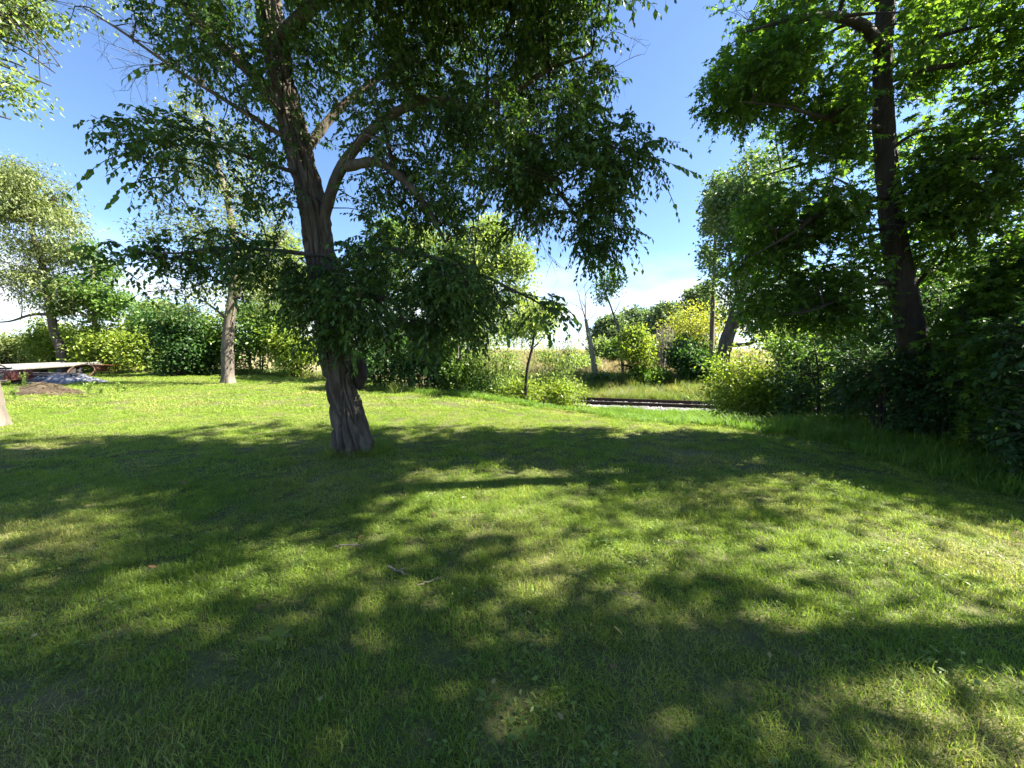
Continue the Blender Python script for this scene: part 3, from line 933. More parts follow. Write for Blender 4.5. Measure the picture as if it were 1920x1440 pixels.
# long grass and weeds at the foot of the hedges on the left
fp = jgrid(-34, -4, 15, 32, .5)
e = fp[:, 1] - verge_y(fp[:, 0]); fp = fp[(e > -.3) & (e < 3.2) & in_view(fp, 1)]
sc = rng.uniform(.7, 1.4, (len(fp), 1)) * np.ones((1, 3)); sc[:, 2] *= np.clip(.8 + .9 * vnoise(fp, .6, 4), .3, 1.6)
scatter("hedge_grass", on_ground(fp), blade_variants(4, 120, .38, .42, .018, .7, 700, 3), sc, rand_rot(len(fp), .12), M['rank'],
        "seeding tall grass along the foot of the far hedge", "grass")
# longer tufts the mower leaves round the big trunk
a_ = rng.uniform(0, 6.283, 150); q_ = .30 + .16 * rng.random(150) ** 2
tp_ = np.stack([-2.46 + q_ * np.cos(a_), 6.23 + q_ * np.sin(a_)], 1)
scatter("trunk_grass", on_ground(tp_), blade_variants(3, 26, .07, .15, .006, .8, 740, 3), rng.uniform(.6, 1.3, (150, 1)) * np.ones((1, 3)), rand_rot(150, .15), M['lawn'],
        "longer grass tufts around the foot of the big trunk", "grass")
# clover and broad weeds in the lawn
vs_ = []
for i in range(4):
    v, f, r, k = broad_leaves(26, .11, .035, .028, 800 + i)
    vs_.append((v, None, f, None, np.repeat(r, k)))
p = jgrid(-7, 5.5, .8, 6, .24); p = p[(vnoise(p, 1.1, 12) > .12) & in_view(p, .5)]
scatter("clover_leaves", on_ground(p, .025), vs_, rng.uniform(.7, 1.3, (len(p), 1)) * np.ones((1, 3)), rand_rot(len(p)), M['weed'],
        "small clover leaves mixed into the foreground lawn", "clover")
# ballast stones
st = []
for i in range(4):
    r = np.random.default_rng(900 + i)
    n = 34
    base = np.array([(-1, -1, 0), (1, -1, 0), (1, 1, 0), (-1, 1, 0), (-.6, -.6, 1), (.7, -.5, .9), (.6, .7, 1.1), (-.7, .6, .8)])
    qq = np.array([(4, 5, 6, 7), (0, 1, 5, 4), (1, 2, 6, 5), (2, 3, 7, 6), (3, 0, 4, 7)])
    V = (base[None] * r.uniform(.016, .034, (n, 1, 3)) + r.normal(0, .006, (n, 8, 3)))
    a = r.uniform(0, 6.28, n); c, s = np.cos(a)[:, None], np.sin(a)[:, None]
    V[..., 0], V[..., 1] = V[..., 0] * c - V[..., 1] * s, V[..., 0] * s + V[..., 1] * c
    V += np.concatenate([r.uniform(-.2, .2, (n, 2)), r.uniform(-.015, .01, (n, 1))], 1)[:, None]
    Q = (np.arange(n)[:, None, None] * 8 + qq[None]).reshape(-1, 4)
    st.append((V.reshape(-1, 3), Q, None, np.repeat(r.random(n), 5), None))
lp = jgrid(-8, 19, -2.25, 2.25, .28)
zp = np.interp(np.abs(lp[:, 1]), [0, .9, 1.75, 2.3], [.06, .07, .04, -.16])
wp = (TR @ np.concatenate([lp, np.zeros((len(lp), 1))], 1).T).T + TC
wp[:, 2] = TZ + zp + .01
o = scatter("ballast_stones", wp - np.array(track_root.location), st, rng.uniform(.8, 1.2, (len(wp), 1)) * np.ones((1, 3)), rand_rot(len(wp), .05), M['stone'], None, None, track_root)

# ------------------------------------------------------------------ the big leaning tree
def main_tree():
    Y = 6.23
    tr = [P(u, v, y) for u, v, y in [(668, 856, Y), (655, 790, Y), (640, 720, Y), (620, 620, Y + .02), (604, 510, Y + .05), (590, 400, Y + .1), (562, 290, Y + .15), (535, 180, Y + .2), (506, 20, Y + .3),
                                      (478, -150, Y + .4), (455, -330, Y + .5), (450, -480, Y + .5)]]
    tr[0][2] = float(gz(tr[0][0], tr[0][1])) - .06
    rr = [.29, .262, .232, .226, .222, .215, .20, .195, .19, .17, .12, .07]
    root = thing("elm_tree", "large leaning tree with furrowed grey trunk standing in the lawn", "tree", tuple(tr[0]))
    mesh = bark_trunk(tr, rr, 160, 420, .075, 13, 2.4, flare=.15, seed=2.0)
    def L(px, r):
        return (np.array([P(u, v, Y + dy) for u, v, dy in px]), r)
    limbs = [(np.array(tr), rr),
        L([(600, 430, .1), (640, 315, -.1), (720, 225, -.3), (800, 192, -.5), (880, 205, -.6), (950, 268, -.7), (1035, 345, -.8), (1090, 420, -.8)], [.085, .078, .07, .062, .054, .042, .028, .014]),
        L([(650, 312, -.1), (710, 305, -.5), (765, 345, -.7), (805, 395, -.8), (835, 455, -.9)], [.08, .06, .05, .035, .015]),
        L([(880, 205, -.6), (950, 180, -.5), (1030, 130, -.4), (1110, 100, -.4)], [.06, .05, .03, .012]),
        L([(540, 215, .2), (470, 135, .1), (400, 70, 0), (310, -30, -.1), (240, -140, -.1)], [.10, .085, .07, .05, .02]),
        L([(538, 260, .2), (450, 205, 0), (330, 130, -.2), (230, 60, -.3), (150, 10, -.4)], [.045, .032, .024, .016, .006]),
        L([(600, 480, 0), (520, 470, -.5), (420, 465, -.9), (330, 475, -1.2), (240, 470, -1.4)], [.036, .028, .02, .014, .006]),
        L([(575, 330, .1), (480, 300, -.5), (390, 270, -.9), (310, 275, -1.1)], [.034, .024, .016, .006]),
        L([(615, 520, 0), (700, 470, -.7), (800, 480, -1.1), (900, 515, -1.3), (985, 555, -1.4), (1050, 590, -1.5)], [.045, .038, .03, .02, .014, .006]),
        L([(625, 590, -.1), (690, 560, -.8), (740, 570, -1.2), (760, 620, -1.3)], [.06, .04, .025, .008]),
        L([(500, 0, .3), (560, -120, .3), (650, -260, .2), (740, -380, .2)], [.15, .13, .09, .03]),
        L([(520, 80, .3), (620, -20, -.4), (740, -90, -1.0), (860, -120, -1.3), (990, -100, -1.4)], [.11, .095, .07, .05, .02]),
        L([(478, -150, .4), (400, -260, .8), (330, -360, 1.1)], [.12, .08, .02]),
        L([(620, -20, -.4), (700, -110, -1.2), (800, -180, -1.8), (920, -210, -2.1), (1080, -200, -2.2)], [.08, .065, .05, .035, .012]),
        L([(485, -100, .4), (500, -240, -.4), (520, -400, -1.2), (560, -560, -1.9)], [.12, .10, .07, .03]),
        L([(520, 110, .3), (590, 10, 1.2), (690, -60, 1.3), (760, -120, 1.5)], [.10, .08, .05, .02]),
        L([(560, 300, .2), (640, 200, .6), (740, 130, .9), (850, 100, 1.0)], [.08, .06, .04, .015]),
    ]
    def Bm(u, v, ru, rv, w, y=Y, ry=1.3):
        return (P(u, v, y), (ru * y / F_PX, ry, rv * y / F_PX), w)
    blobs = [
        Bm(700, 60, 190, 120, 5, 6.0, 1.6), Bm(880, 70, 190, 120, 6, 6.0, 1.6), Bm(1020, 110, 110, 120, 3.5, 5.8, 1.1), Bm(820, 230, 170, 80, 4, 5.9, 1.4),
        Bm(980, 260, 140, 80, 3.5, 5.6, 1.2), Bm(1060, 340, 110, 60, 2.2, 5.5, .9), Bm(1130, 420, 48, 64, 1.0, 5.4, .4), Bm(1160, 280, 70, 30, .7, 5.3, .5),
        Bm(900, 380, 110, 50, 1.6, 5.4, 1.0), Bm(740, 350, 100, 70, 1.7, 5.6, 1.2),
        Bm(735, 545, 125, 105, 3.6, 5.3, .9), Bm(690, 600, 80, 65, 1.7, 5.3, .7), Bm(865, 540, 95, 55, 1.1, 5.0, .7), Bm(985, 565, 70, 30, .5, 4.8, .4), Bm(840, 640, 80, 40, .5, 5.0, .5),
        Bm(600, 560, 70, 90, 2.0, 5.6, .5), Bm(520, 560, 70, 60, 1.2, 5.6, .6),
        Bm(420, 330, 120, 70, 1.5, 5.5, .9), Bm(480, 190, 110, 90, 1.6, 6.0, 1.0), Bm(430, 60, 130, 80, 2.0, 6.2, 1.1), Bm(330, 20, 90, 55, .9, 6.2, .8), Bm(300, 260, 70, 40, .35, 5.1, .5),
        Bm(430, 480, 130, 40, 1.2, 5.2, .6), Bm(290, 490, 70, 45, .5, 4.9, .4),
        Bm(560, -120, 260, 130, 3.5, 5.8, 1.7), Bm(820, -120, 240, 130, 3.5, 5.4, 1.7), Bm(640, -330, 330, 170, 3.5, 5.6, 1.9), Bm(420, -300, 200, 150, 1.5, 5.9, 1.6), Bm(1010, -80, 150, 100, 1.5, 5.2, 1.3),
        Bm(700, 20, 200, 140, 2, 7.0, .8), Bm(640, -190, 200, 75, 3.2, 4.2, .9), Bm(900, -190, 190, 75, 3.4, 4.1, .9), Bm(1120, -170, 150, 60, 2.0, 4.1, .8), Bm(520, -400, 230, 130, 2.2, 4.1, 1.2), Bm(780, -400, 230, 130, 2.0, 4.1, 1.2),
    ]
    build_tree(root, blobs, limbs, 155, 4250, 3, .36, 12, .075, 'fold', M['elm'], M['bark'], droop=.55, trunk_mesh=mesh, thr=-.10, freq=1.1, shell=.25,
               pool_min_z=2.2, seed=1, hang=.5, clear=[(np.array(tr[4:10]), 32, .5), (limbs[1][0][:3], 12, .25)])
    # burr on the right flank of the trunk
    c = P(676, 700, Y + .02); rows, sides = 14, 24
    v = []
    for i in range(rows):
        ph = math.pi * i / (rows - 1)
        for j in range(sides):
            th = 2 * math.pi * j / sides
            dvec = np.array((math.sin(ph) * math.cos(th), math.sin(ph) * math.sin(th), math.cos(ph)))
            k = 1 + .28 * noise.noise(Vector(dvec * 2.2)) + .12 * noise.noise(Vector(dvec * 6))
            v.append(c + dvec * k * np.array((.10, .13, .25)))
    q = [[i * sides + j, (i + 1) * sides + j, (i + 1) * sides + (j + 1) % sides, i * sides + (j + 1) % sides] for i in range(rows - 1) for j in range(sides)]
    g = Geo(); g.add(v, q); g.build("burr", M['bark_dark'], root, root.location, True)
    # the sprays whose leaves can be told apart one by one
    sprays = [
        ([(335, 524, 4.9), (270, 500, 4.7), (213, 487, 4.6), (177, 465, 4.5), (143, 458, 4.45)], 17), ([(250, 495, 4.7), (180, 500, 4.5), (112, 513, 4.4), (83, 540, 4.3), (64, 558, 4.3)], 12),
        ([(335, 500, 4.9), (300, 475, 4.8), (262, 462, 4.8), (240, 468, 4.7)], 9), ([(360, 540, 5.0), (300, 545, 4.9), (260, 552, 4.8), (225, 575, 4.7)], 9),
        ([(312, 228, 5.0), (270, 222, 4.9), (208, 224, 4.8)], 11), ([(320, 265, 5.0), (285, 262, 4.9), (225, 266, 4.8)], 12),
        ([(310, 300, 4.9), (235, 292, 4.7), (190, 305, 4.6), (150, 340, 4.5), (116, 370, 4.5)], 16), ([(265, 340, 4.9), (230, 350, 4.8), (206, 382, 4.7)], 8), ([(300, 320, 4.9), (255, 300, 4.8), (218, 318, 4.7), (205, 335, 4.7)], 9),
        ([(300, 120, 5.2), (260, 128, 5.1), (230, 150, 5.0)], 6), ([(140, 12, 5.6), (135, 30, 5.5), (128, 50, 5.5)], 5),
        ([(1150, 275, 5.0), (1205, 292, 4.9), (1268, 310, 4.8), (1312, 328, 4.7)], 20), ([(1228, 300, 4.9), (1242, 330, 4.8), (1236, 366, 4.8)], 7), ([(1240, 330, 4.8), (1262, 378, 4.8), (1274, 415, 4.8)], 5),
        ([(1180, 300, 4.9), (1200, 330, 4.9), (1195, 368, 4.9)], 7), ([(1110, 25, 5.4), (1165, 8, 5.3), (1210, 0, 5.2), (1236, 26, 5.2)], 11), ([(1110, 95, 5.4), (1140, 70, 5.3), (1165, 95, 5.3)], 7),
        ([(1090, 165, 5.4), (1140, 148, 5.3), (1180, 145, 5.3)], 9),
        ([(960, 548, 4.7), (1030, 562, 4.5), (1070, 585, 4.4), (1096, 622, 4.4)], 15), ([(1040, 575, 4.6), (1060, 612, 4.5), (1066, 660, 4.5)], 10), ([(1000, 570, 4.7), (1015, 600, 4.6), (1035, 640, 4.6)], 8),
        ([(930, 560, 4.8), (952, 600, 4.7), (955, 640, 4.7)], 8), ([(775, 585, 4.6), (738, 620, 4.4), (716, 655, 4.4), (712, 688, 4.4)], 11), ([(650, 580, 4.8), (643, 605, 4.7), (650, 628, 4.7)], 7),
        ([(868, 560, 4.7), (880, 610, 4.6), (862, 660, 4.6)], 9), ([(880, 440, 4.8), (872, 470, 4.7), (885, 500, 4.7)], 8), ([(668, 640, 4.9), (660, 672, 4.8), (665, 700, 4.8)], 7),
        ([(1105, 470, 5.2), (1130, 490, 5.1), (1165, 500, 5.1)], 8), ([(800, 600, 4.6), (795, 640, 4.5), (800, 690, 4.5)], 8),
    ]
    g = Geo(); AP, AD, AN, AS = [], [], [], []
    for pts, n in sprays:
        w = resample([P(u, v, y) for u, v, y in pts], 14)
        g.tubes(w, np.linspace(.006, .0018, 14), 4)
        p, d_, nr, s = leaves_on(w[None], n, .098, .42, t0=.1, jitter=.16, upness=.8)
        AP.append(p); AD.append(d_); AN.append(nr); AS.append(s)
        # a thin shoot ties the spray to the crown
        e = w[0] + (w[0] - w[2]) * 1.2 + np.array([0, .35, .12])
        g.tubes(resample([w[0], (w[0] + e) / 2 + np.array([0, 0, .05]), e], 7), np.linspace(.006, .010, 7), 4)
    g.build("shoots", M['twig'], root, root.location, kind="stuff")
    AP, AD, AN, AS = map(np.concatenate, (AP, AD, AN, AS))
    leaf_objects(root, AP[:300], AD[:300], AN[:300], AS[:300], 'oval', M['elm_fresh'])
    # bare dead twigs
    g = Geo()
    def bare(start, heads, n, r):
        s = P(*start)
        for (u, v, y) in heads:
            w = resample([s, (s + P(u, v, y)) / 2 + rng.normal(0, .08, 3), P(u, v, y)], 10)
            g.tubes(w, np.linspace(r, .002, 10), 4)
            tp = twigs_from(w[None, 3:], n, .30, .2, K=5, tmin=.1, spread=.9)
            g.tubes(tp, np.broadcast_to(np.linspace(.003, .0012, 5), tp.shape[:2]), 3)
            tq = twigs_from(tp, 2, .14, .1, K=4, tmin=.3)
            g.tubes(tq, np.broadcast_to(np.linspace(.0018, .001, 4), tq.shape[:2]), 3)
    bare((330, 130, 5.8), [(185, 75, 5.6), (205, 130, 5.6), (150, 20, 5.6), (240, 170, 5.5), (200, 10, 5.7), (270, 150, 5.5)], 7, .007)
    bare((985, 380, 5.5), [(1010, 460, 5.3), (1045, 500, 5.3), (1060, 440, 5.3), (1035, 420, 5.3), (1085, 420, 5.3)], 6, .006)
    bare((1120, 140, 5.4), [(1170, 135, 5.3), (1200, 100, 5.3), (1192, 75, 5.3)], 3, .006)
    bare((680, 250, 5.3), [(700, 180, 5.0), (720, 270, 5.0), (660, 170, 5.0), (760, 300, 4.9), (640, 330, 5.0)], 4, .008)
    g.build("bare_twigs", M['dead_wood'], root, root.location, kind="stuff")
    return root
main_tree()

# ------------------------------------------------------------------ the tall tree on the right and the thicket around it
def right_tree():
    Y = 7.0
    px = [(1742, 850, 0), (1730, 740, 0), (1712, 640, 0), (1692, 540, 0), (1675, 430, .05), (1664, 330, .1), (1656, 220, .1), (1656, 110, .1), (1662, 0, .1), (1676, -160, .1), (1690, -340, .1), (1700, -560, .1)]
    tr = [P(u, v, Y + dy) for u, v, dy in px]
    tr[0][2] = float(gz(tr[0][0], tr[0][1])) - .06
    rr = [.27, .225, .205, .195, .178, .16, .148, .132, .122, .10, .07, .03]
    root = thing("maple_tree", "tall dark trunked maple rising from the thicket at the lawn edge", "tree", tuple(tr[0]))
    mesh = bark_trunk(tr, rr, 80, 260, .018, 12, 3.2, flare=.08, seed=5.0)
    def L(px, r): return (np.array([P(u, v, Y + dy) for u, v, dy in px]), r)
    limbs = [(np.array(tr), rr),
        L([(1655, 100, .1), (1625, 55, -.3), (1585, 35, -.6), (1540, 30, -.9), (1470, 40, -1.2), (1400, 60, -1.4)], [.10, .085, .07, .055, .03, .01]),
        L([(1655, 20, .1), (1620, -40, .2), (1560, -90, .3), (1460, -110, .4)], [.06, .05, .03, .01]),
        L([(1658, 240, .1), (1600, 235, -.4), (1540, 220, -.8), (1470, 200, -1.0), (1380, 190, -1.2)], [.05, .04, .03, .02, .008]),
        L([(1668, 372, 0), (1600, 378, -.4), (1540, 400, -.7), (1480, 440, -.9), (1410, 480, -1.0)], [.05, .042, .03, .02, .008]),
        L([(1688, 532, 0), (1640, 532, -.3), (1590, 548, -.5), (1530, 580, -.8), (1470, 590, -.9)], [.045, .038, .03, .02, .008]),
        L([(1686, 525, 0), (1640, 525, .3), (1590, 530, .6), (1520, 500, .9)], [.035, .03, .02, .008]),
        L([(1662, 300, .1), (1570, 295, .5), (1500, 310, 1.0), (1430, 330, 1.2)], [.05, .035, .025, .008]),
        L([(1702, 552, 0), (1735, 515, -.1), (1770, 488, -.2), (1810, 440, -.3)], [.035, .03, .025, .01]),
        L([(1665, 130, .1), (1720, 85, -.3), (1790, 60, -.5), (1880, 40, -.6)], [.06, .05, .03, .01]),
        L([(1668, 150, .1), (1740, 130, -.2), (1830, 115, -.4), (1930, 90, -.6)], [.055, .045, .03, .01]),
        L([(1662, 10, .1), (1740, -60, .6), (1830, -130, 1.0)], [.08, .05, .015]),
        L([(1676, -160, .1), (1590, -260, -.5), (1500, -330, -.8)], [.07, .045, .012]),
        L([(1676, -160, .1), (1760, -280, .5), (1830, -360, .8)], [.07, .045, .012]),
        L([(1670, 380, .1), (1730, 330, -.5), (1800, 300, -1.0), (1870, 300, -1.4)], [.05, .04, .025, .01]),
    ]
    def Bm(u, v, ru, rv, w, y=Y, ry=1.3): return (P(u, v, y), (ru * y / F_PX, ry, rv * y / F_PX), w)
    blobs = [Bm(1470, 70, 110, 80, 3.2, 6.6, 1.3), Bm(1420, 150, 75, 50, 1.6, 6.2, .9), Bm(1560, 150, 110, 80, 2.6, 6.8, 1.4), Bm(1545, 270, 85, 60, 2.4, 6.7, 1.3), Bm(1600, 340, 90, 70, 2, 7.0, 1.5),
             Bm(1480, 400, 90, 60, 2.2, 6.7, 1.2), Bm(1420, 450, 65, 55, 1.6, 6.6, .9), Bm(1560, 470, 100, 70, 2.2, 7.0, 1.4), Bm(1500, 560, 100, 50, 1.6, 6.8, .7), Bm(1600, 590, 80, 50, 1.0, 7.0, .7),
             Bm(1760, 60, 120, 90, 2.6, 6.8, 1.4), Bm(1860, 90, 100, 80, 1.8, 6.6, 1.2), Bm(1760, 220, 90, 80, 1.8, 7.2, 1.3), Bm(1840, 330, 110, 80, 3.2, 6.0, 1.0), Bm(1790, 450, 90, 70, 2.2, 6.9, 1.2), Bm(1890, 210, 90, 80, 2.2, 6.4, 1.0),
             Bm(1540, -60, 170, 90, 2.4, 7.0, 1.8), Bm(1760, -80, 170, 100, 2.4, 7.2, 1.8), Bm(1660, -260, 260, 160, 2.6, 7.2, 2.4), Bm(1680, -450, 190, 140, 1.2, 7.3, 2.0)]
    build_tree(root, blobs, limbs, 120, 3000, 3, .34, 9, .088, 'lobed', M['maple'], M['bark_dark'], droop=.35, trunk_mesh=mesh, thr=-.06, freq=1.0, shell=.3,
               pool_min_z=1.9, seed=4, individual=300, hang=.45, single_shape='star', clear=[(np.array(tr[2:10]), 30, .9)])
right_tree()

def thicket_tree(name, label, base, height, radius, n2, seed, crown_from=.28, lmat=None, leaf=.13, lean=(0, 0), thr=-.05, shape='diamond', per=30):
    """Full tree standing at base (x, y)."""
    x, y = base; z0 = float(gz(x, y))
    path = [(x, y, z0 - .05), (x + lean[0] * .2, y + lean[1] * .2, z0 + height * .3), (x + lean[0] * .6, y + lean[1] * .6, z0 + height * .65), (x + lean[0], y + lean[1], z0 + height * .95)]
    rr = [.02 * height + .04, .016 * height, .010 * height, .02]
    root = thing(name, label, "tree", path[0])
    v, q = bark_trunk(path, rr, 24, 60, .015, 8, 2, flare=.06, seed=seed)
    g = Geo(); g.add(v, q); g.build("trunk", M['bark_dark'], root, path[0], True)
    pl, pr = polyline_pool(path, rr, .4); keep = pl[:, 2] > z0 + height * crown_from * .8
    r = np.random.default_rng(seed)
    blobs = [((x + lean[0] * .6, y + lean[1] * .6, z0 + height * .66), (radius * .7, radius * .7, height * .30), 3)]
    for k in range(11):
        a = r.uniform(0, 6.28); zz = r.uniform(crown_from + .08, .88); q_ = math.sqrt(r.random()) * .75 * (1.15 - zz * .5)
        sc_ = r.uniform(.28, .45)
        blobs.append(((x + lean[0] * zz + radius * q_ * math.cos(a), y + lean[1] * zz + radius * q_ * math.sin(a), z0 + height * zz), (radius * sc_, radius * sc_, radius * sc_ * .7), 1))
    far_crown(root, blobs, pl[keep], pr[keep], 40, n2, per, .26, leaf, shape, lmat or M['maple'], M['twig'], seed=seed, thr=thr, freq=.8, r1=.05)
    return root

# trees of the same row whose shade lies over the foreground lawn
thicket_tree("maple_tree", "tall maple in the thicket just behind the dark trunked one", (12.6, 5.6), 11.0, 2.8, 380, 21, leaf=.14)
thicket_tree("maple_tree", "broad maple at the right picture edge beside the lawn", (8.9, 5.9), 15, 2.6, 420, 22, leaf=.13, thr=.05, crown_from=.55, lean=(-.2, -1.9))
thicket_tree("maple_tree", "maple of the lawn edge row standing nearest to the viewer", (8.3, 2.2), 13.0, 2.7, 440, 23, leaf=.13, thr=.10)
thicket_tree("maple_tree", "maple of the lawn edge row behind the viewer", (8.2, .2), 13.5, 3.1, 380, 24, leaf=.13, thr=.12)

def near_shrub(name, label, u, Y, width, top, lmat, n2, per, leaf, shape, depth, seed, individual=0, group=None, base_x=None):
    X = (u - 960) / F_PX * Y; W = width * Y / F_PX / 2; z0 = float(gz(X, Y)); H = P(u, top, Y)[2] - z0
    root = thing(name, label, "shrub", (X, Y, z0), group)
    limbs = []
    r = np.random.default_rng(seed)
    for k in range(7):
        a = r.uniform(0, 6.28); rr = r.uniform(.15, .6)
        b0 = np.array((X + .2 * W * math.cos(a), Y + .2 * depth * math.sin(a), z0 - .05)); b2 = np.array((X + W * rr * math.cos(a), Y + depth * rr * math.sin(a), z0 + H * r.uniform(.6, .9)))
        limbs.append((np.array([b0, (b0 + b2) / 2 - .12 * (b2 - b0) * np.array([1, 1, -1]), b2]), [.03, .022, .01]))
    blobs = [((X, Y, z0 + H * .5), (W * .8, depth * .8, H * .48), 3)]
    for k in range(9):
        a = r.uniform(0, 6.28); q_ = math.sqrt(r.random()) * .7; zz = r.uniform(.12, .85); s_ = r.uniform(.3, .45)
        blobs.append(((X + W * q_ * math.cos(a), Y + depth * q_ * math.sin(a), z0 + H * zz), (W * s_, depth * s_, H * s_ * .55), 1))
    build_tree(root, blobs, limbs, 40, n2, 2, .30, per, leaf, shape, lmat, M['twig'], droop=.3, limb_start=0, thr=-.12, freq=1.3, shell=.35, seed=seed, individual=individual, r1=.016, r2=.007, hang=.3, single_shape='star' if shape == 'lobed' else None)
    return root

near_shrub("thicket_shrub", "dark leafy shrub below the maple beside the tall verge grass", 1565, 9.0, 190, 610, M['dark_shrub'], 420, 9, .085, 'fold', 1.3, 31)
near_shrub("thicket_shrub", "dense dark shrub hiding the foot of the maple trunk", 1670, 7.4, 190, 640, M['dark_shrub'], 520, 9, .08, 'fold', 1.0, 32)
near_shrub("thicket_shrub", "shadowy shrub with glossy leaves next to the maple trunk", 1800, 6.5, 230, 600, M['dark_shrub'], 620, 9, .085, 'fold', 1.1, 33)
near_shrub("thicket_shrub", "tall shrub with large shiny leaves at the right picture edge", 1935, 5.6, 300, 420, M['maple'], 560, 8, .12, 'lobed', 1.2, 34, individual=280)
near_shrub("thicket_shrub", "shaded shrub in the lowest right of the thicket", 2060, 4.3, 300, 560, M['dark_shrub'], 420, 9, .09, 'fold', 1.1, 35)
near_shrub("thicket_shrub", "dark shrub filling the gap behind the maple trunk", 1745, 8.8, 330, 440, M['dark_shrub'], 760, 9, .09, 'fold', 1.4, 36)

# ------------------------------------------------------------------ shrubs and trees around the lawn
S = shrub
S("thicket_shrub", "green shrub deep in the thicket left of the maple trunk", "shrub", 1610, 12.5, 200, 570, M['green'], 6500, .10, 'fold', seed=61, depth=1.4)
S("thicket_shrub", "green shrub deep in the thicket right of the maple trunk", "shrub", 1810, 11.5, 300, 430, M['green'], 10000, .10, 'fold', seed=62, depth=1.5)
S("thicket_shrub", "lime shrub glowing through the thicket at far right", "shrub", 1960, 9.5, 280, 480, M['lime'], 7500, .10, 'fold', seed=63, depth=1.4)
S("thicket_shrub", "pale green shrub behind the squeezed verge bush", "shrub", 1520, 21, 160, 600, M['pale'], 6000, .14, seed=64, depth=2)
S("yellow_green_bush", "rounded yellow-green bush at the right end of the railway view", "bush", 1425, 11.8, 175, 668, M['lime'], 9000, .085, 'fold', nblob=9, seed=1)
S("verge_bush", "small green bush squeezed between yellow bush and dark thicket", "bush", 1495, 10.6, 100, 640, M['green'], 4500, .085, 'fold', seed=2)
# beyond the railway
S("dark_bush", "dark round bush at the foot of the leaning cottonwood trunk", "bush", 1300, 25.5, 90, 650, M['dark_shrub'], 6500, .16, seed=3, depth=1.6)
S("yellow_bush", "big yellow bush behind the dark bush across the railway", "bush", 1318, 38, 210, 584, M['yellow'], 9000, .17, seed=4, depth=3)
S("yellow_bush", "pale yellow-green bush to the left of the big yellow one", "bush", 1248, 36, 60, 640, M['lime'], 3000, .20, seed=5)
S("track_bush", "low green bush right of the small round tree across the railway", "bush", 1216, 25, 70, 694, M['green'], 3800, .14, seed=6)
S("track_bush", "low bush at the base of the dead grey snag", "bush", 1135, 25, 45, 704, M['cotton'], 2200, .14, seed=7)
S("track_bush", "pale bush behind the dead snag at the field edge", "bush", 1085, 34, 80, 668, M['pale'], 3200, .18, seed=8)
S("field_bush", "round sage green bush far out in the dry field", "bush", 1125, 60, 55, 640, M['pale'], 2200, .3, seed=9)
S("field_bush", "bright green bush in the field left of the small round tree", "bush", 1150, 48, 45, 638, M['green'], 2000, .25, seed=10)
clump_tree("young_tree", "small round bright green tree beyond the railway", "tree", 25, [(1186, 738), (1187, 690), (1186, 640)], [.10, .08, .03],
           [(1186, 655, 34, 32, 3), (1200, 672, 26, 22, 1.2), (1166, 680, 24, 18, 1), (1188, 630, 22, 20, 1)], M['lime'], M['bark_dark'], 30, 110, 24, .22, .13, limbs_px=(), seed=11)
clump_tree("slender_tree", "thin crooked tree with a small leafy tuft on top", "tree", 28, [(1168, 735), (1164, 640), (1152, 595), (1138, 555), (1132, 535)], [.11, .09, .07, .05, .03],
           [(1140, 526, 22, 24, 3), (1152, 535, 14, 14, 1), (1124, 556, 12, 8, .8), (1126, 512, 10, 12, .7)], M['green'], M['bark_pale'], 18, 36, 20, .24, .14, limbs_px=[([(1150, 590), (1158, 575), (1164, 562)], [.04, .02, .01]), ([(1138, 556), (1128, 560), (1120, 562)], [.04, .02, .01])], seed=12)

def snag():
    Y = 26
    path = [P(u, v, Y) for u, v in [(1119, 740), (1116, 700), (1110, 660), (1103, 625), (1098, 598)]]
    path[0][2] = float(gz(path[0][0], Y)) - .05
    root = thing("dead_snag", "pale dead tree trunk with a few bare branches by the railway", "tree", tuple(path[0]))
    v, q = bark_trunk(path, [.26, .20, .17, .14, .09], 28, 70, .02, 8, 2, flare=.08, seed=8)
    g = Geo(); g.add(v, q); g.build("trunk", M['dead_wood'], root, tuple(path[0]), True)
    g = Geo()
    for px, r in [([(1099, 605), (1093, 580), (1086, 560), (1082, 545)], .045), ([(1098, 600), (1097, 570), (1100, 548), (1112, 533)], .045), ([(1100, 602), (1108, 596), (1120, 588)], .03),
                  ([(1108, 655), (1098, 652), (1084, 640)], .03), ([(1097, 575), (1089, 560), (1087, 548)], .025), ([(1100, 560), (1096, 545), (1095, 530)], .02), ([(1094, 585), (1083, 575), (1078, 570)], .02)]:
        w = resample([P(u, v_, Y) + np.array((0, rng.normal(0, .2), 0)) for u, v_ in px], 9)
        g.tubes(w, np.linspace(r, .008, 9), 5)
        tp = twigs_from(w[None, 3:], 5, .6, -.1, K=5); g.tubes(tp, np.broadcast_to(np.linspace(.010, .005, 5), tp.shape[:2]), 3)
    g.build("bare_branches", M['dead_wood'], root, tuple(path[0]), kind="stuff")
snag()

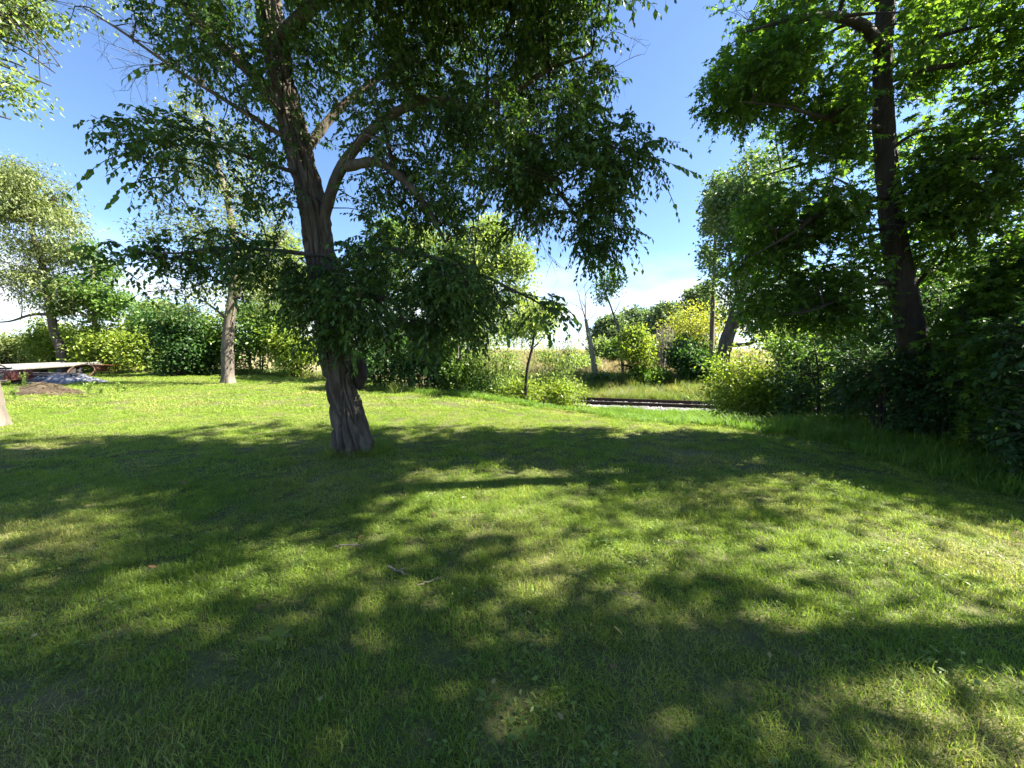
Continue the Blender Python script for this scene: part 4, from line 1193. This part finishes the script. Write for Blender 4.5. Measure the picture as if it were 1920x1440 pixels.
def dead_shrub(u, Y, w, top, label, seed):
    X = (u - 960) / F_PX * Y; z0 = float(gz(X, Y)); r = np.random.default_rng(seed)
    root = thing("dead_shrub", label, "shrub", (X, Y, z0))
    g = Geo(); H = P(u, top, Y)[2] - z0
    for k in range(16):
        a = r.uniform(0, 6.28); q = r.uniform(.1, 1) * w * Y / F_PX / 2
        p = resample([(X + .2 * q * math.cos(a), Y + .2 * q * math.sin(a), z0 - .05), (X + .5 * q * math.cos(a), Y + .5 * q * math.sin(a), z0 + H * .5), (X + q * math.cos(a), Y + q * math.sin(a), z0 + H * r.uniform(.7, 1))], 9)
        g.tubes(p, np.linspace(.04, .01, 9), 4)
        tp = twigs_from(p[None, 2:], 9, H * .18, 0, K=4, spread=.6); g.tubes(tp, np.broadcast_to(np.linspace(.014, .007, 4), tp.shape[:2]), 3)
    g.build("bare_stems", M['dead_wood'], root, (X, Y, z0), kind="stuff")
dead_shrub(1243, 34, 46, 612, "grey leafless shrub in front of the far trees", 1)
dead_shrub(1072, 30, 40, 650, "thin leafless shrub left of the dead snag", 2)

# cottonwoods at the right of the railway view
clump_tree("cottonwood_tree", "cottonwood with thick dark trunk leaning right across the railway", "tree", 27, [(1346, 745), (1352, 690), (1362, 640), (1375, 600), (1392, 545), (1405, 470), (1410, 400)],
           [.50, .46, .44, .40, .34, .22, .08],
           [(1400, 400, 60, 70, 3), (1370, 420, 40, 60, 1.8), (1440, 480, 60, 70, 2.5), (1370, 500, 38, 55, 1.6), (1420, 570, 60, 50, 2), (1460, 600, 50, 60, 1.6), (1350, 360, 28, 34, .7), (1420, 330, 50, 40, 1.5)],
           M['cotton'], M['bark'], 50, 480, 24, .34, .18, limbs_px=[([(1370, 648), (1395, 646), (1420, 640), (1445, 636)], [.15, .13, .09, .04]), ([(1392, 545), (1430, 500), (1455, 460)], [.2, .14, .05]), ([(1385, 560), (1372, 500), (1362, 440)], [.16, .1, .04])], seed=13, thr=-.12)
clump_tree("cottonwood_tree", "slim pale straight cottonwood trunk behind the dark bush", "tree", 31, [(1332, 740), (1334, 660), (1336, 590), (1340, 500), (1342, 420), (1344, 370)],
           [.22, .20, .17, .13, .09, .04],
           [(1344, 400, 22, 40, 1.5), (1338, 470, 18, 45, 1.5), (1352, 360, 24, 30, 1), (1330, 520, 14, 28, .6)], M['cotton'], M['bark_pale'], 26, 150, 22, .32, .19, seed=14)
clump_tree("cottonwood_tree", "grey-green cottonwood far behind the yellow bush", "tree", 75, [(1312, 665), (1313, 610), (1314, 560)], [.5, .4, .1],
           [(1312, 570, 24, 28, 2), (1322, 595, 26, 20, 1.5), (1305, 590, 16, 16, 1)], M['far'], M['bark'], 20, 130, 22, .7, .5, seed=15)
for i, (u, Y, ru, top, lab) in enumerate([(1145, 125, 32, 592, "leftmost of the three distant trees behind the field"), (1190, 132, 42, 578, "middle of the three distant trees behind the field"),
                                          (1252, 120, 42, 568, "tallest of the three distant trees behind the field")]):
    vb = 655
    clump_tree("distant_tree", lab, "tree", Y, [(u, 660), (u + 1, (vb + top) / 2), (u, top + 16)], [.6, .45, .12],
               [(u, (top + vb) / 2 + 2, ru * .8, (vb - top) / 2 * .85, 3), (u - ru * .5, vb - 24, ru * .5, 20, 1), (u + ru * .5, vb - 26, ru * .5, 22, 1), (u + ru * .2, top + 18, ru * .5, 18, 1), (u - ru * .3, top + 24, ru * .4, 16, .8)],
               M['far'], M['bark'], 26, 230, 24, 1.0, .75, seed=16 + i, group="trees on the far side of the field")

# behind the big tree: from the dark shrubs to the sapling
clump_tree("poplar_tree", "tall light green tree rising behind the big tree's drooping branches", "tree", 22, [(900, 745), (902, 640), (900, 540), (896, 450)], [.22, .18, .13, .04],
           [(900, 480, 70, 60, 2.2), (935, 520, 60, 60, 2), (850, 540, 70, 70, 2), (960, 580, 45, 45, 1.2), (890, 610, 90, 50, 2), (915, 440, 34, 26, .8), (965, 470, 30, 40, 1.0), (1000, 600, 40, 30, .8), (800, 480, 60, 50, 1.2)],
           M['pale'], M['bark_pale'], 50, 640, 24, .30, .14, seed=21, thr=-.12)
clump_tree("hedge_tree", "green tree behind the right side of the big trunk", "tree", 24, [(770, 745), (772, 640), (768, 520)], [.2, .16, .05],
           [(770, 520, 80, 70, 2), (720, 590, 80, 70, 2), (820, 600, 80, 60, 2), (760, 450, 50, 40, 1)], M['green'], M['bark_dark'], 40, 380, 24, .32, .15, seed=22, thr=-.08)
S("dark_shrub", "dark shrub just right of the big trunk at the lawn's far edge", "shrub", 715, 17.5, 150, 630, M['dark_shrub'], 7000, .11, seed=23, depth=1.3)
S("dark_shrub", "dark shrub with bare lower stems behind hanging leaves", "shrub", 800, 17.0, 130, 640, M['dark_shrub'], 6000, .11, seed=24, depth=1.2, low=.1)
S("mixed_shrub", "olive shrub around the thin pale stem", "shrub", 858, 16.6, 90, 668, M['green'], 4200, .10, seed=25, depth=1.0)
S("willow_shrub", "pale feathery willow shrub left of the dark sapling stem", "shrub", 930, 16.4, 130, 622, M['pale'], 5200, .10, 'lance', seed=26, depth=1.2)
S("willow_shrub", "pale willow shrub right of the dark sapling stem", "shrub", 1030, 16.8, 110, 640, M['pale'], 3600, .10, 'lance', seed=27, depth=1.2)
S("verge_shrub", "low weedy yellow-green shrub beside the railway's left end", "shrub", 1062, 15.4, 80, 722, M['lime'], 2400, .08, 'fold', seed=28, depth=.9)
S("verge_shrub", "low leafy weeds at the foot of the dark sapling", "shrub", 985, 15.0, 120, 716, M['lime'], 2600, .08, 'fold', seed=29, depth=.7)
S("verge_shrub", "low green weeds under the willow shrub", "shrub", 905, 15.6, 110, 706, M['green'], 3000, .08, 'fold', seed=30, depth=.7)
clump_tree("sapling_tree", "young tree with thin dark stem at the verge", "tree", 14.6, [(985, 745), (988, 700), (997, 655), (1004, 615), (1010, 590)], [.075, .065, .05, .035, .015],
           [(1005, 600, 50, 30, 2), (1030, 585, 30, 22, .8), (975, 620, 34, 22, .8)], M['pale'], M['bark_dark'], 22, 85, 20, .18, .085, 'fold', limbs_px=[([(997, 655), (1012, 640), (1025, 622)], [.03, .02, .01])], seed=31)
clump_tree("sapling_tree", "young tree with thin pale stem before the dark shrub", "tree", 16.0, [(858, 740), (857, 700), (859, 650), (860, 600)], [.055, .05, .045, .02],
           [(862, 610, 40, 34, 1.5), (850, 640, 30, 20, .8)], M['green'], M['bark_pale'], 16, 60, 20, .2, .09, 'fold', seed=32)

# left half: hedge behind the lawn
S("hedge_shrub", "yellow-green bush at the left of the big trunk's foot", "bush", 555, 26.5, 110, 625, M['lime'], 6500, .15, seed=41, depth=1.6)
S("hedge_shrub", "tall green bush behind the grey mid-lawn tree", "bush", 480, 28, 130, 570, M['green'], 8000, .16, seed=42, depth=2)
S("hedge_shrub", "light green bush between grey mid-lawn tree and dark round shrub", "bush", 400, 28.5, 70, 612, M['lime'], 4200, .16, seed=43, depth=1.5)
S("hedge_shrub", "large dark round shrub in the far hedge", "bush", 340, 26.5, 130, 572, M['dark_shrub'], 9000, .16, seed=44, depth=2)
S("hedge_shrub", "bright yellowish bush beside the large dark round shrub", "bush", 262, 29, 70, 628, M['lime'], 4200, .16, seed=45, depth=1.5)
S("hedge_shrub", "bright lime bush behind the slender bare trunk", "bush", 205, 31.5, 110, 600, M['lime'], 7500, .17, seed=46, depth=2)
S("hedge_shrub", "lime green bush behind the leaning trunk at the trailer", "bush", 118, 33, 110, 606, M['lime'], 7000, .18, seed=47, depth=2)
S("hedge_shrub", "grey-green bush at the left picture edge behind the flatbed", "bush", 22, 34, 110, 640, M['willow'], 6000, .18, seed=48, depth=2)
S("hedge_shrub", "green bush continuing the hedge outside the left picture edge", "bush", -90, 33, 150, 610, M['green'], 5000, .18, seed=71, depth=2)
S("hedge_shrub", "lime bush at the outer end of the hedge on the left", "bush", -230, 31, 170, 610, M['lime'], 5000, .18, seed=72, depth=2)
S("hedge_shrub", "green tangle of shrub between lime bush and dark round shrub", "bush", 300, 33, 90, 585, M['green'], 5500, .18, seed=49, depth=2)
clump_tree("hedge_tree", "pale green tree behind the hedge left of the dark round shrub", "tree", 44, [(298, 690), (299, 640), (298, 590)], [.25, .2, .06], [(298, 595, 34, 26, 2), (315, 615, 34, 24, 1), (278, 618, 30, 22, 1)], M['pale'], M['bark'], 20, 170, 22, .45, .3, seed=50)
clump_tree("hedge_tree", "light tree behind hedge seen between the two middle trunks", "tree", 34, [(520, 700), (522, 600), (520, 500)], [.25, .2, .06], [(520, 500, 60, 60, 2), (560, 560, 60, 60, 2), (480, 560, 50, 50, 1.4)], M['pale'], M['bark'], 30, 300, 22, .4, .22, seed=51)

clump_tree("ash_tree", "mid-lawn tree with straight grey trunk and airy crown", "tree", 19.7, [(428, 722), (427, 680), (428, 620), (438, 540), (440, 460), (425, 370), (400, 280), (385, 220)], [.30, .265, .25, .21, .17, .13, .08, .03],
           [(440, 440, 80, 60, 2), (380, 380, 80, 70, 2), (480, 400, 60, 60, 1.4), (370, 280, 60, 60, 1.6), (430, 300, 70, 60, 1.6), (360, 225, 34, 34, .8), (330, 450, 60, 50, 1.2), (500, 520, 80, 50, 1.6), (400, 560, 100, 40, 1.6), (350, 520, 50, 40, 1)],
           M['willow'], M['bark_pale'], 80, 340, 22, .36, .11, 'fold', limbs_px=[([(438, 560), (470, 510), (510, 470), (540, 430)], [.12, .09, .06, .02]), ([(440, 520), (400, 460), (360, 400), (330, 350)], [.12, .09, .06, .02]), ([(428, 600), (390, 570), (350, 550)], [.07, .05, .02])], seed=52, thr=.06, freq=.9)
clump_tree("willow_tree", "large grey-green willow with leaning trunk at the left picture edge", "tree", 30, [(120, 690), (115, 655), (102, 625), (96, 590), (85, 520), (60, 430), (45, 360)], [.36, .31, .27, .25, .22, .14, .05],
           [(50, 400, 80, 70, 2.5), (20, 470, 70, 90, 2.5), (95, 440, 45, 60, 1.5), (60, 350, 50, 45, 1.3), (100, 540, 45, 45, 1.1), (10, 360, 60, 50, 1.5), (130, 500, 26, 40, .6)],
           M['willow'], M['bark'], 90, 820, 24, .45, .17, 'lance', seed=53, hang=.8, thr=-.05, limbs_px=[([(96, 590), (60, 590), (20, 602), (-20, 605)], [.12, .10, .07, .03])])
clump_tree("slender_tree", "slender straight tree with tiered dark crown by the rusty cart", "tree", 31, [(181, 695), (179, 650), (177, 600), (175, 540), (174, 480), (174, 462)], [.22, .17, .15, .12, .06, .02],
           [(175, 500, 34, 26, 1.5), (175, 545, 52, 22, 1.6), (172, 580, 60, 18, 1.4), (205, 565, 30, 16, .8), (140, 565, 32, 18, .8), (175, 470, 16, 16, .5)], M['green'], M['bark_pale'], 40, 260, 22, .30, .17, seed=54, thr=-.12)
# tree at the very left edge
clump_tree("elm_tree", "tree cut by the left picture edge with sunlit pale trunk", "tree", 8.3, [(-8, 812), (-13, 770), (-22, 720), (-48, 620), (-80, 480), (-100, 300), (-100, 120), (-90, 0)], [.20, .17, .16, .15, .14, .12, .08, .04],
           [(10, 40, 90, 70, 2.2), (60, 90, 50, 45, 1.1), (-60, 100, 120, 100, 2), (100, 120, 26, 24, .35), (0, -120, 160, 110, 3), (-120, -20, 140, 110, 2), (10, 160, 34, 24, .4)],
           M['pale'], M['bark_pale'], 60, 380, 20, .20, .07, 'fold', seed=55, hang=.5, thr=-.08, limbs_px=[([(-100, 200), (-50, 100), (20, 40)], [.06, .04, .015]), ([(-100, 240), (-150, 80), (-180, -20)], [.07, .05, .02])])

# ------------------------------------------------------------------ farm clutter on the left
M['rust'] = rough_material("rusty_steel", [(.3, (.10, .038, .020)), (.55, (.22, .085, .040)), (.8, (.32, .15, .08))], scale=9, rough=.85, bump=.3)
M['dark_rust'] = rough_material("dark_rusty_iron", [(.3, (.040, .022, .016)), (.7, (.11, .060, .040))], scale=9, rough=.75, bump=.2)
M['alu'] = rough_material("weathered_white_metal", [(.3, (.13, .127, .12)), (.7, (.25, .245, .235))], scale=2.5, rough=.5, bump=.1)
M['black'] = rough_material("dark_frame_paint", [(.3, (.018, .018, .02)), (.7, (.05, .048, .048))], scale=6, rough=.6, bump=.1)
M['tarp'] = rough_material("weathered_plastic_tarp", [(.35, (.045, .05, .07)), (.52, (.11, .115, .14)), (.66, (.27, .275, .29))], scale=2.2, rough=.4, bump=.4, bscale=9, dist=.04, spec=.5)
M['maroon'] = rough_material("faded_maroon_paint", [(.3, (.060, .018, .016)), (.7, (.13, .050, .042))], scale=5, rough=.6, bump=.15)
M['grey_wood'] = rough_material("grey_plank", [(.3, (.12, .09, .075)), (.7, (.24, .19, .165))], scale=5, stretch=(1, 6, 1), bump=.4)
M['sack'] = rough_material("pale_feed_sack", [(.3, (.24, .25, .23)), (.7, (.40, .40, .38))], scale=4, rough=.7, bump=.5, bscale=12, dist=.02)

def flatbed():
    a, b = np.array((-27.5, 20.4, 0)), np.array((-32.6, 30.2, 0))
    dv = b - a; Ln = np.linalg.norm(dv); ang = math.atan2(dv[1], dv[0]); R = rotz(ang); c = (a + b) / 2
    c[2] = float(gz(c[0], c[1]))
    root = thing("flatbed_trailer", "long low flatbed trailer with pale deck edge before the far bushes", "trailer", tuple(c))
    def part(name, loc, size, mat):
        g = Geo(); bevel_box(g, c + R @ np.array(loc, float), size, R); return g.build(name, mat, root, tuple(c))
    for k in range(16):
        x = -Ln / 2 + (k + .5) * Ln / 16
        part("deck_plank", (x, 0, .80), (Ln / 16 - .02, 2.2, .05), M['alu'])
    for s in (-1, 1):
        part("side_rail", (0, s * 1.13, .76), (Ln, .05, .22), M['alu'])
        part("frame_beam", (0, s * .5, .62), (Ln * .96, .10, .22), M['black'])
    for x in (1.0, 2.1):
        for s in (-1, 1):
            g = Geo(); prof = [(.0, .10), (.16, .11), (.30, .11), (.37, .09), (.39, .05), (.39, -.05), (.37, -.09), (.30, -.11), (.16, -.11), (0, -.10)]
            n = 20; v = []
            for j in range(n):
                t = 2 * math.pi * j / n
                v += [c + R @ np.array((x + r_ * math.cos(t), s * .9 + w_, .40 + r_ * math.sin(t))) for r_, w_ in prof]
            k = len(prof); q = [[j * k + i, ((j + 1) % n) * k + i, ((j + 1) % n) * k + i + 1, j * k + i + 1] for j in range(n) for i in range(k - 1)]
            g.add(v, q); g.build("wheel", M['black'], root, tuple(c), True)
flatbed()

def farm_wagon():
    c = np.array((-24.9, 18.6, 0.0)); c[2] = float(gz(c[0], c[1])); R = rotz(.12)
    root = thing("farm_wagon", "small maroon slatted farm wagon at the left picture edge", "wagon", tuple(c))
    def part(name, loc, size, mat):
        g = Geo(); bevel_box(g, c + R @ np.array(loc, float), size, R); return g.build(name, mat, root, tuple(c))
    part("bed", (0, .55, .28), (1.9, 1.2, .08), M['maroon'])
    part("bumper", (0, -.10, .24), (1.95, .07, .11), M['grey_wood'])
    for x in (-.92, 0.0, .92): part("post", (x, -.06, .52), (.07, .06, .44), M['maroon'])
    for z in (.36, .50, .64): part("slat", (0, -.055, z), (1.85, .03, .065), M['grey_wood'] if z < .6 else M['maroon'])
    part("top_rail", (0, -.06, .735), (1.92, .055, .05), M['maroon'])
    for s in (-1, 1): part("side_board", (s * .93, .55, .52), (.04, 1.15, .42), M['maroon'])
    g = Geo()
    w = [c + R @ np.array((.93 * math.cos(t), .0, .75 + .30 * math.sin(t) ** .7)) for t in np.linspace(.02, math.pi - .02, 18)]
    g.tubes(np.array(w), np.full(18, .03), 8); g.build("hoop", M['black'], root, tuple(c), True)
    for x in (-.75, .75):
        g = Geo(); v = []; n = 18; prof = [(.0, .05), (.15, .06), (.2, .05), (.2, -.05), (.15, -.06), (0, -.05)]
        for j in range(n):
            t = 2 * math.pi * j / n; v += [c + R @ np.array((x + w_, .55 + r_ * math.cos(t), .2 + r_ * math.sin(t))) for r_, w_ in prof]
        k = len(prof); q = [[j * k + i, ((j + 1) % n) * k + i, ((j + 1) % n) * k + i + 1, j * k + i + 1] for j in range(n) for i in range(k - 1)]
        g.add(v, q); g.build("wheel", M['black'], root, tuple(c), True)
    # sacks lying on the wagon
    for i, (x, y, lab) in enumerate([(.55, .35, "white feed sack lying on the right side of the wagon"), (-.25, .4, "pale greenish sack lying in the middle of the wagon")]):
        p = c + R @ np.array((x, y, .44)); v = []
        rows, sides = 9, 16
        for a_ in range(rows):
            ph = math.pi * a_ / (rows - 1)
            for b_ in range(sides):
                th = 2 * math.pi * b_ / sides
                e = lambda s_: math.copysign(abs(s_) ** .6, s_)
                d_ = np.array((math.sin(ph) ** .6 * e(math.cos(th)) * .36, math.sin(ph) ** .6 * e(math.sin(th)) * .25, e(math.cos(ph)) * .22))
                v.append(p + R @ (d_ * (1 + .10 * noise.noise(Vector(d_ * 7 + np.array((i, 0, 0)))))) + np.array((0, 0, .12)))
        q = [[a_ * sides + b_, (a_ + 1) * sides + b_, (a_ + 1) * sides + (b_ + 1) % sides, a_ * sides + (b_ + 1) % sides] for a_ in range(rows - 1) for b_ in range(sides)]
        g = Geo(); g.add(v, q); o = g.build("feed_sack", M['sack'], None, tuple(p), True)
        tag(o, lab, "sack", "sacks on the wagon")
farm_wagon()

def tarp_heap():
    c = np.array((-23.4, 20.4, 0.0)); c[2] = float(gz(c[0], c[1]))
    n, m = 60, 34
    X = np.linspace(-1.75, 1.75, n); Yv = np.linspace(-.85, .85, m); v = []
    for j in range(m):
        for i in range(n):
            x, y = X[i], Yv[j]
            env = max(0, 1 - (abs(x) / 1.75) ** 3) * max(0, 1 - (abs(y) / .85) ** 2.4)
            r = noise.noise(Vector((x * 2.2, y * 3.2, 1.0))); r2 = abs(noise.noise(Vector((x * 6, y * 6, 4.0)))); r3 = abs(noise.noise(Vector((x * 13, y * 11, 7.0))))
            z = env ** .5 * (.30 + .20 * r + .08 * math.sin(x * 2.9 + 1)) + .30 * (.5 - r2) * (.15 + env) * env ** .3 - .10 * r3 * env
            v.append(c + np.array((x + .07 * r, y + .08 * r2, max(.01 + .03 * r2, z))))
    q = [[j * n + i, j * n + i + 1, (j + 1) * n + i + 1, (j + 1) * n + i] for j in range(m - 1) for i in range(n - 1)]
    g = Geo(); g.add(v, q); o = g.build("plastic_tarp", M['tarp'], None, tuple(c), False)
    tag(o, "crumpled grey-white plastic tarp heaped on the grass before the flatbed", "tarp")
    for i, (x, y, z, L_, lab) in enumerate([(-.5, .05, .50, 2.6, "upper weathered plank lying on the tarp heap"), (-.8, -.25, .42, 2.0, "lower weathered plank lying on the front of the tarp heap")]):
        p = c + np.array((x, y, z)); g = Geo(); bevel_box(g, p, (L_, .2, .07), rotz(.06 - .1 * i) @ np.array([[1, 0, .02], [0, 1, 0], [-.02, 0, 1]]))
        tag(g.build("plank", M['grey_wood'], None, tuple(p)), lab, "plank", "planks on the tarp")
tarp_heap()

def iron_ring():
    c = np.array((-26.2, 24.0, 0.0)); c[2] = float(gz(c[0], c[1])) + .38
    n = 48; Rr = .60; tilt = math.radians(52); v = []
    prof = [(Rr, -.07), (Rr + .025, -.07), (Rr + .025, .07), (Rr, .07)]
    for j in range(n):
        t = 2 * math.pi * j / n
        for r_, w_ in prof:
            x, y, z = r_ * math.cos(t), w_, r_ * math.sin(t)
            v.append(c + rotz(.35) @ np.array((x, y * math.sin(tilt) + z * math.cos(tilt), z * math.sin(tilt) * .82 - y * math.cos(tilt))))
    q = [[j * 4 + i, ((j + 1) % n) * 4 + i, ((j + 1) % n) * 4 + (i + 1) % 4, j * 4 + (i + 1) % 4] for j in range(n) for i in range(4)]
    g = Geo(); g.add(v, q); tag(g.build("iron_ring", M['dark_rust'], None, tuple(c)), "rusty iron wheel band leaning beside the tarp heap", "iron ring")
iron_ring()

def rusty_cart():
    c = np.array((-27.4, 26.6, 0.0)); c[2] = float(gz(c[0], c[1])); R = rotz(.1)
    root = thing("rusty_cart", "rusty steel cart at the foot of the slender trunk", "cart", tuple(c))
    def part(name, loc, size, mat):
        g = Geo(); bevel_box(g, c + R @ np.array(loc, float), size, R); g.build(name, mat, root, tuple(c))
    part("top_plate", (0, 0, .74), (1.15, .6, .04), M['rust'])
    part("box", (-.28, 0, .52), (.46, .5, .38), M['rust'])
    for x, y in ((-.5, -.24), (.42, -.24), (-.5, .24), (.42, .24)): part("leg", (x, y, .36), (.05, .05, .72), M['dark_rust'])
    part("brace", (-.04, -.24, .25), (.9, .03, .04), M['dark_rust'])
rusty_cart()

def brush_pile():
    c = np.array((-17.6, 14.9, 0.0)); c[2] = float(gz(c[0], c[1]))
    root = thing("brush_pile", "low pile of brown dead twigs and hay on the lawn", "brush pile", tuple(c))
    n, m = 44, 20; v = []
    for j in range(m):
        for i in range(n):
            x, y = -1.25 + 2.5 * i / (n - 1), -.55 + 1.1 * j / (m - 1)
            env = max(0, 1 - (x / 1.25) ** 2) ** .8 * max(0, 1 - (y / .55) ** 2) ** .7
            z = env * (.34 - .13 * x) * (1 + .35 * noise.noise(Vector((x * 3, y * 3, 2)))) - .02 + .03 * noise.noise(Vector((x * 9, y * 9, 5)))
            v.append(c + np.array((x, y, z)))
    q = [[j * n + i, j * n + i + 1, (j + 1) * n + i + 1, (j + 1) * n + i] for j in range(m - 1) for i in range(n - 1)]
    hay = rough_material("dead_hay", [(.3, (.040, .030, .020)), (.7, (.11, .082, .052))], scale=12, bump=.8, bscale=40, dist=.03)
    g = Geo(); g.add(v, q); g.build("hay_heap", hay, root, tuple(c), True)
    k = 900; g = Geo()
    x, y = rng.uniform(-1.2, 1.2, k), rng.normal(0, .27, k)
    env = np.maximum(0, 1 - (x / 1.3) ** 2) * np.exp(-(y / .4) ** 2)
    z = env * (.38 - .13 * x) * rng.uniform(.5, 1.2, k)
    a = rng.normal(0, .5, k); L_ = rng.uniform(.15, .5, k)
    p0 = c + np.stack([x, y, z], 1); d_ = np.stack([np.cos(a), np.sin(a), rng.normal(0, .18, k)], 1) * L_[:, None]
    pts = np.stack([p0 - d_ / 2, p0 + np.array([0, 0, .02]), p0 + d_ / 2], 1)
    g.tubes(pts, np.broadcast_to(np.array([.006, .006, .003]), (k, 3)), 3)
    g.build("dead_twigs", rough_material("dead_twigs", [(.3, (.065, .048, .032)), (.7, (.20, .155, .10))], scale=3, bump=0), root, tuple(c), kind="stuff")
brush_pile()

def tall_weed(u, v, h, label, seed, lm=None):
    Y = 1.6 * F_PX / (v - HORIZON); X = (u - 960) / F_PX * Y; z0 = float(gz(X, Y)); r = np.random.default_rng(seed)
    root = thing("tall_weed", label, "weed", (X, Y, z0), "weeds round the brush pile")
    g = Geo(); st_ = []
    for k in range(6):
        a = r.uniform(0, 6.28); q = r.uniform(.05, .3) * h
        p = resample([(X + .05 * math.cos(a), Y + .05 * math.sin(a), z0 - .02), (X + .4 * q * math.cos(a), Y + .4 * q * math.sin(a), z0 + h * .6), (X + q * math.cos(a), Y + q * math.sin(a), z0 + h * r.uniform(.75, 1))], 8)
        g.tubes(p, np.linspace(.008, .003, 8), 4); st_.append(p)
    g.build("stems", M['weed'], root, (X, Y, z0))
    pos, d_, nr, s = leaves_on(np.array(st_), 12, .10, .1, t0=.15)
    link("leaves", leaves_mesh("leaves", pos, d_, nr, s, 'lance', (X, Y, z0)), lm or M['weed'], root)["kind"] = "stuff"
tall_weed(164, 745, .55, "tallest weed at the right end of the brush pile", 1)
tall_weed(186, 742, .24, "bushy weed just right of the tallest one", 2)
tall_weed(219, 737, .38, "pale weed in the middle of the weed row", 3)
tall_weed(231, 735, .20, "small weed at the right end of the weed row", 4)
tall_weed(22, 752, .40, "weed standing between left edge trunk and brush pile", 5)
tall_weed(42, 728, .72, "green weed clump right beside the maroon wagon", 6)

# ------------------------------------------------------------------ small things in the lawn
M['fallen'] = leaf_material("fallen_leaf", [(0, (.22, .19, .07)), (.5, (.26, .21, .10)), (1, (.32, .29, .19))], trans=.2, patch=.1)
M['fallen_red'] = leaf_material("fallen_leaf_brown", [(0, (.16, .085, .04)), (1, (.24, .13, .06))], trans=.2, patch=.1)
M['stick'] = rough_material("bleached_stick", [(.3, (.09, .075, .058)), (.7, (.19, .165, .13))], scale=10, bump=.3)

def fallen(u, v, size, mat, label, group=None, k=0):
    Y = 1.55 * F_PX / (v - HORIZON); X = (u - 960) / F_PX * Y
    me = single_leaf_mesh('oval', mat, k % 6)
    o = link("fallen_leaf", me, None, None, (X, Y, float(gz(X, Y)) + .055))
    o.rotation_euler = (rng.normal(0, .35), rng.normal(0, .35), rng.uniform(0, 6.28)); o.scale = (size, size, size)
    tag(o, label, "leaf", group)
fallen(1160, 1200, .075, M['fallen'], "large pale yellow fallen leaf, brightest one in the lawn")
fallen(1473, 1254, .035, M['fallen'], "small pale fallen leaf right of the large yellow leaf")
fallen(1121, 1177, .03, M['fallen'], "tiny yellow fallen leaf left of the large pale one")
fallen(921, 1325, .04, M['fallen'], "pale fallen leaf low in the middle foreground")
fallen(1065, 1395, .04, M['fallen'], "fallen leaf nearest the lower picture edge")
fallen(331, 917, .07, M['fallen_red'], "orange-brown fallen leaf in the shade left of the big trunk")
fallen(670, 1017, .05, M['fallen_red'], "orange fallen leaf just above the bleached stick")
fallen(247, 1079, .06, M['fallen_red'], "brown fallen leaf in the sunlit patch on the left")
fallen(10, 1218, .05, M['fallen'], "pale fallen leaf at the left picture edge")
fallen(656, 918, .05, M['fallen_red'], "brown fallen leaf below the big trunk")
fallen(1806, 993, .06, M['fallen'], "pale fallen leaf in the shade by the right thicket")
fallen(573, 1365, .035, M['fallen'], "small fallen leaf in the lower left centre")
for i in range(40):
    u, v = rng.uniform(60, 1750), 780 + 620 * rng.random() ** 1.3
    fallen(u, v, rng.uniform(.022, .045), M['fallen'] if i % 3 else M['fallen_red'], "small dry fallen leaf half hidden in the lawn grass", "small leaves scattered in the lawn", i)

def stick(px, r, label):
    pts = []
    for u, v in px:
        Y = 1.54 * F_PX / (v - HORIZON); X = (u - 960) / F_PX * Y; pts.append((X, Y, float(gz(X, Y)) + .045))
    w = resample(pts, 16) + rng.normal(0, .003, (16, 3))
    g = Geo(); g.tubes(w, np.linspace(r, r * .45, 16), 7)
    b = w[9] + np.array((.05, .02, .0)); g.tubes(resample([w[9], (w[9] + b) / 2 + np.array((.01, 0, .01)), b], 6), np.linspace(r * .6, r * .25, 6), 5)
    tag(g.build("stick", M['stick'], None, tuple(w[0]), True), label, "stick")
stick([(615, 1038), (640, 1034), (676, 1036)], .008, "bleached stick lying in the grass below the big trunk")
stick([(717, 1074), (735, 1081), (755, 1088)], .009, "short whitish stick lying right of the long bleached one")
stick([(775, 1108), (800, 1098), (824, 1088)], .005, "thin dry twig lying next to the short whitish stick")
stick([(1165, 1125), (1190, 1130), (1215, 1138)], .004, "thin straw coloured twig beside the sunlit patch")

def rosette(u, v, n, size, label, group=None):
    Y = 1.56 * F_PX / (v - HORIZON); X = (u - 960) / F_PX * Y; z0 = float(gz(X, Y)) + .035
    root = thing("broadleaf_weed", label, "weed", (X, Y, z0), group)
    a = np.arange(n) * 2.4; pos = np.stack([X + .01 * np.cos(a), Y + .01 * np.sin(a), np.full(n, z0)], 1)
    d_ = unit(np.stack([np.cos(a), np.sin(a), np.full(n, .35)], 1)); nr = unit(np.array([0, 0, 1.0]) + .1 * rng.standard_normal((n, 3)) - .3 * d_)
    leaf_objects(root, pos, d_, nr, size * rng.uniform(.7, 1.2, n), 'oval', M['weed'])
rosette(490, 1228, 9, .085, "broad-leaved weed rosette, the largest in the left foreground lawn")
rosette(985, 1432, 6, .06, "broad-leaved weed at the lower picture edge")
rosette(912, 1353, 5, .05, "small broad-leaved weed in the middle foreground")
rosette(865, 1278, 4, .045, "tiny two-toned weed above the middle foreground weed")
rosette(1150, 1026, 6, .06, "broad-leaved weed beside the dappled sun patches")
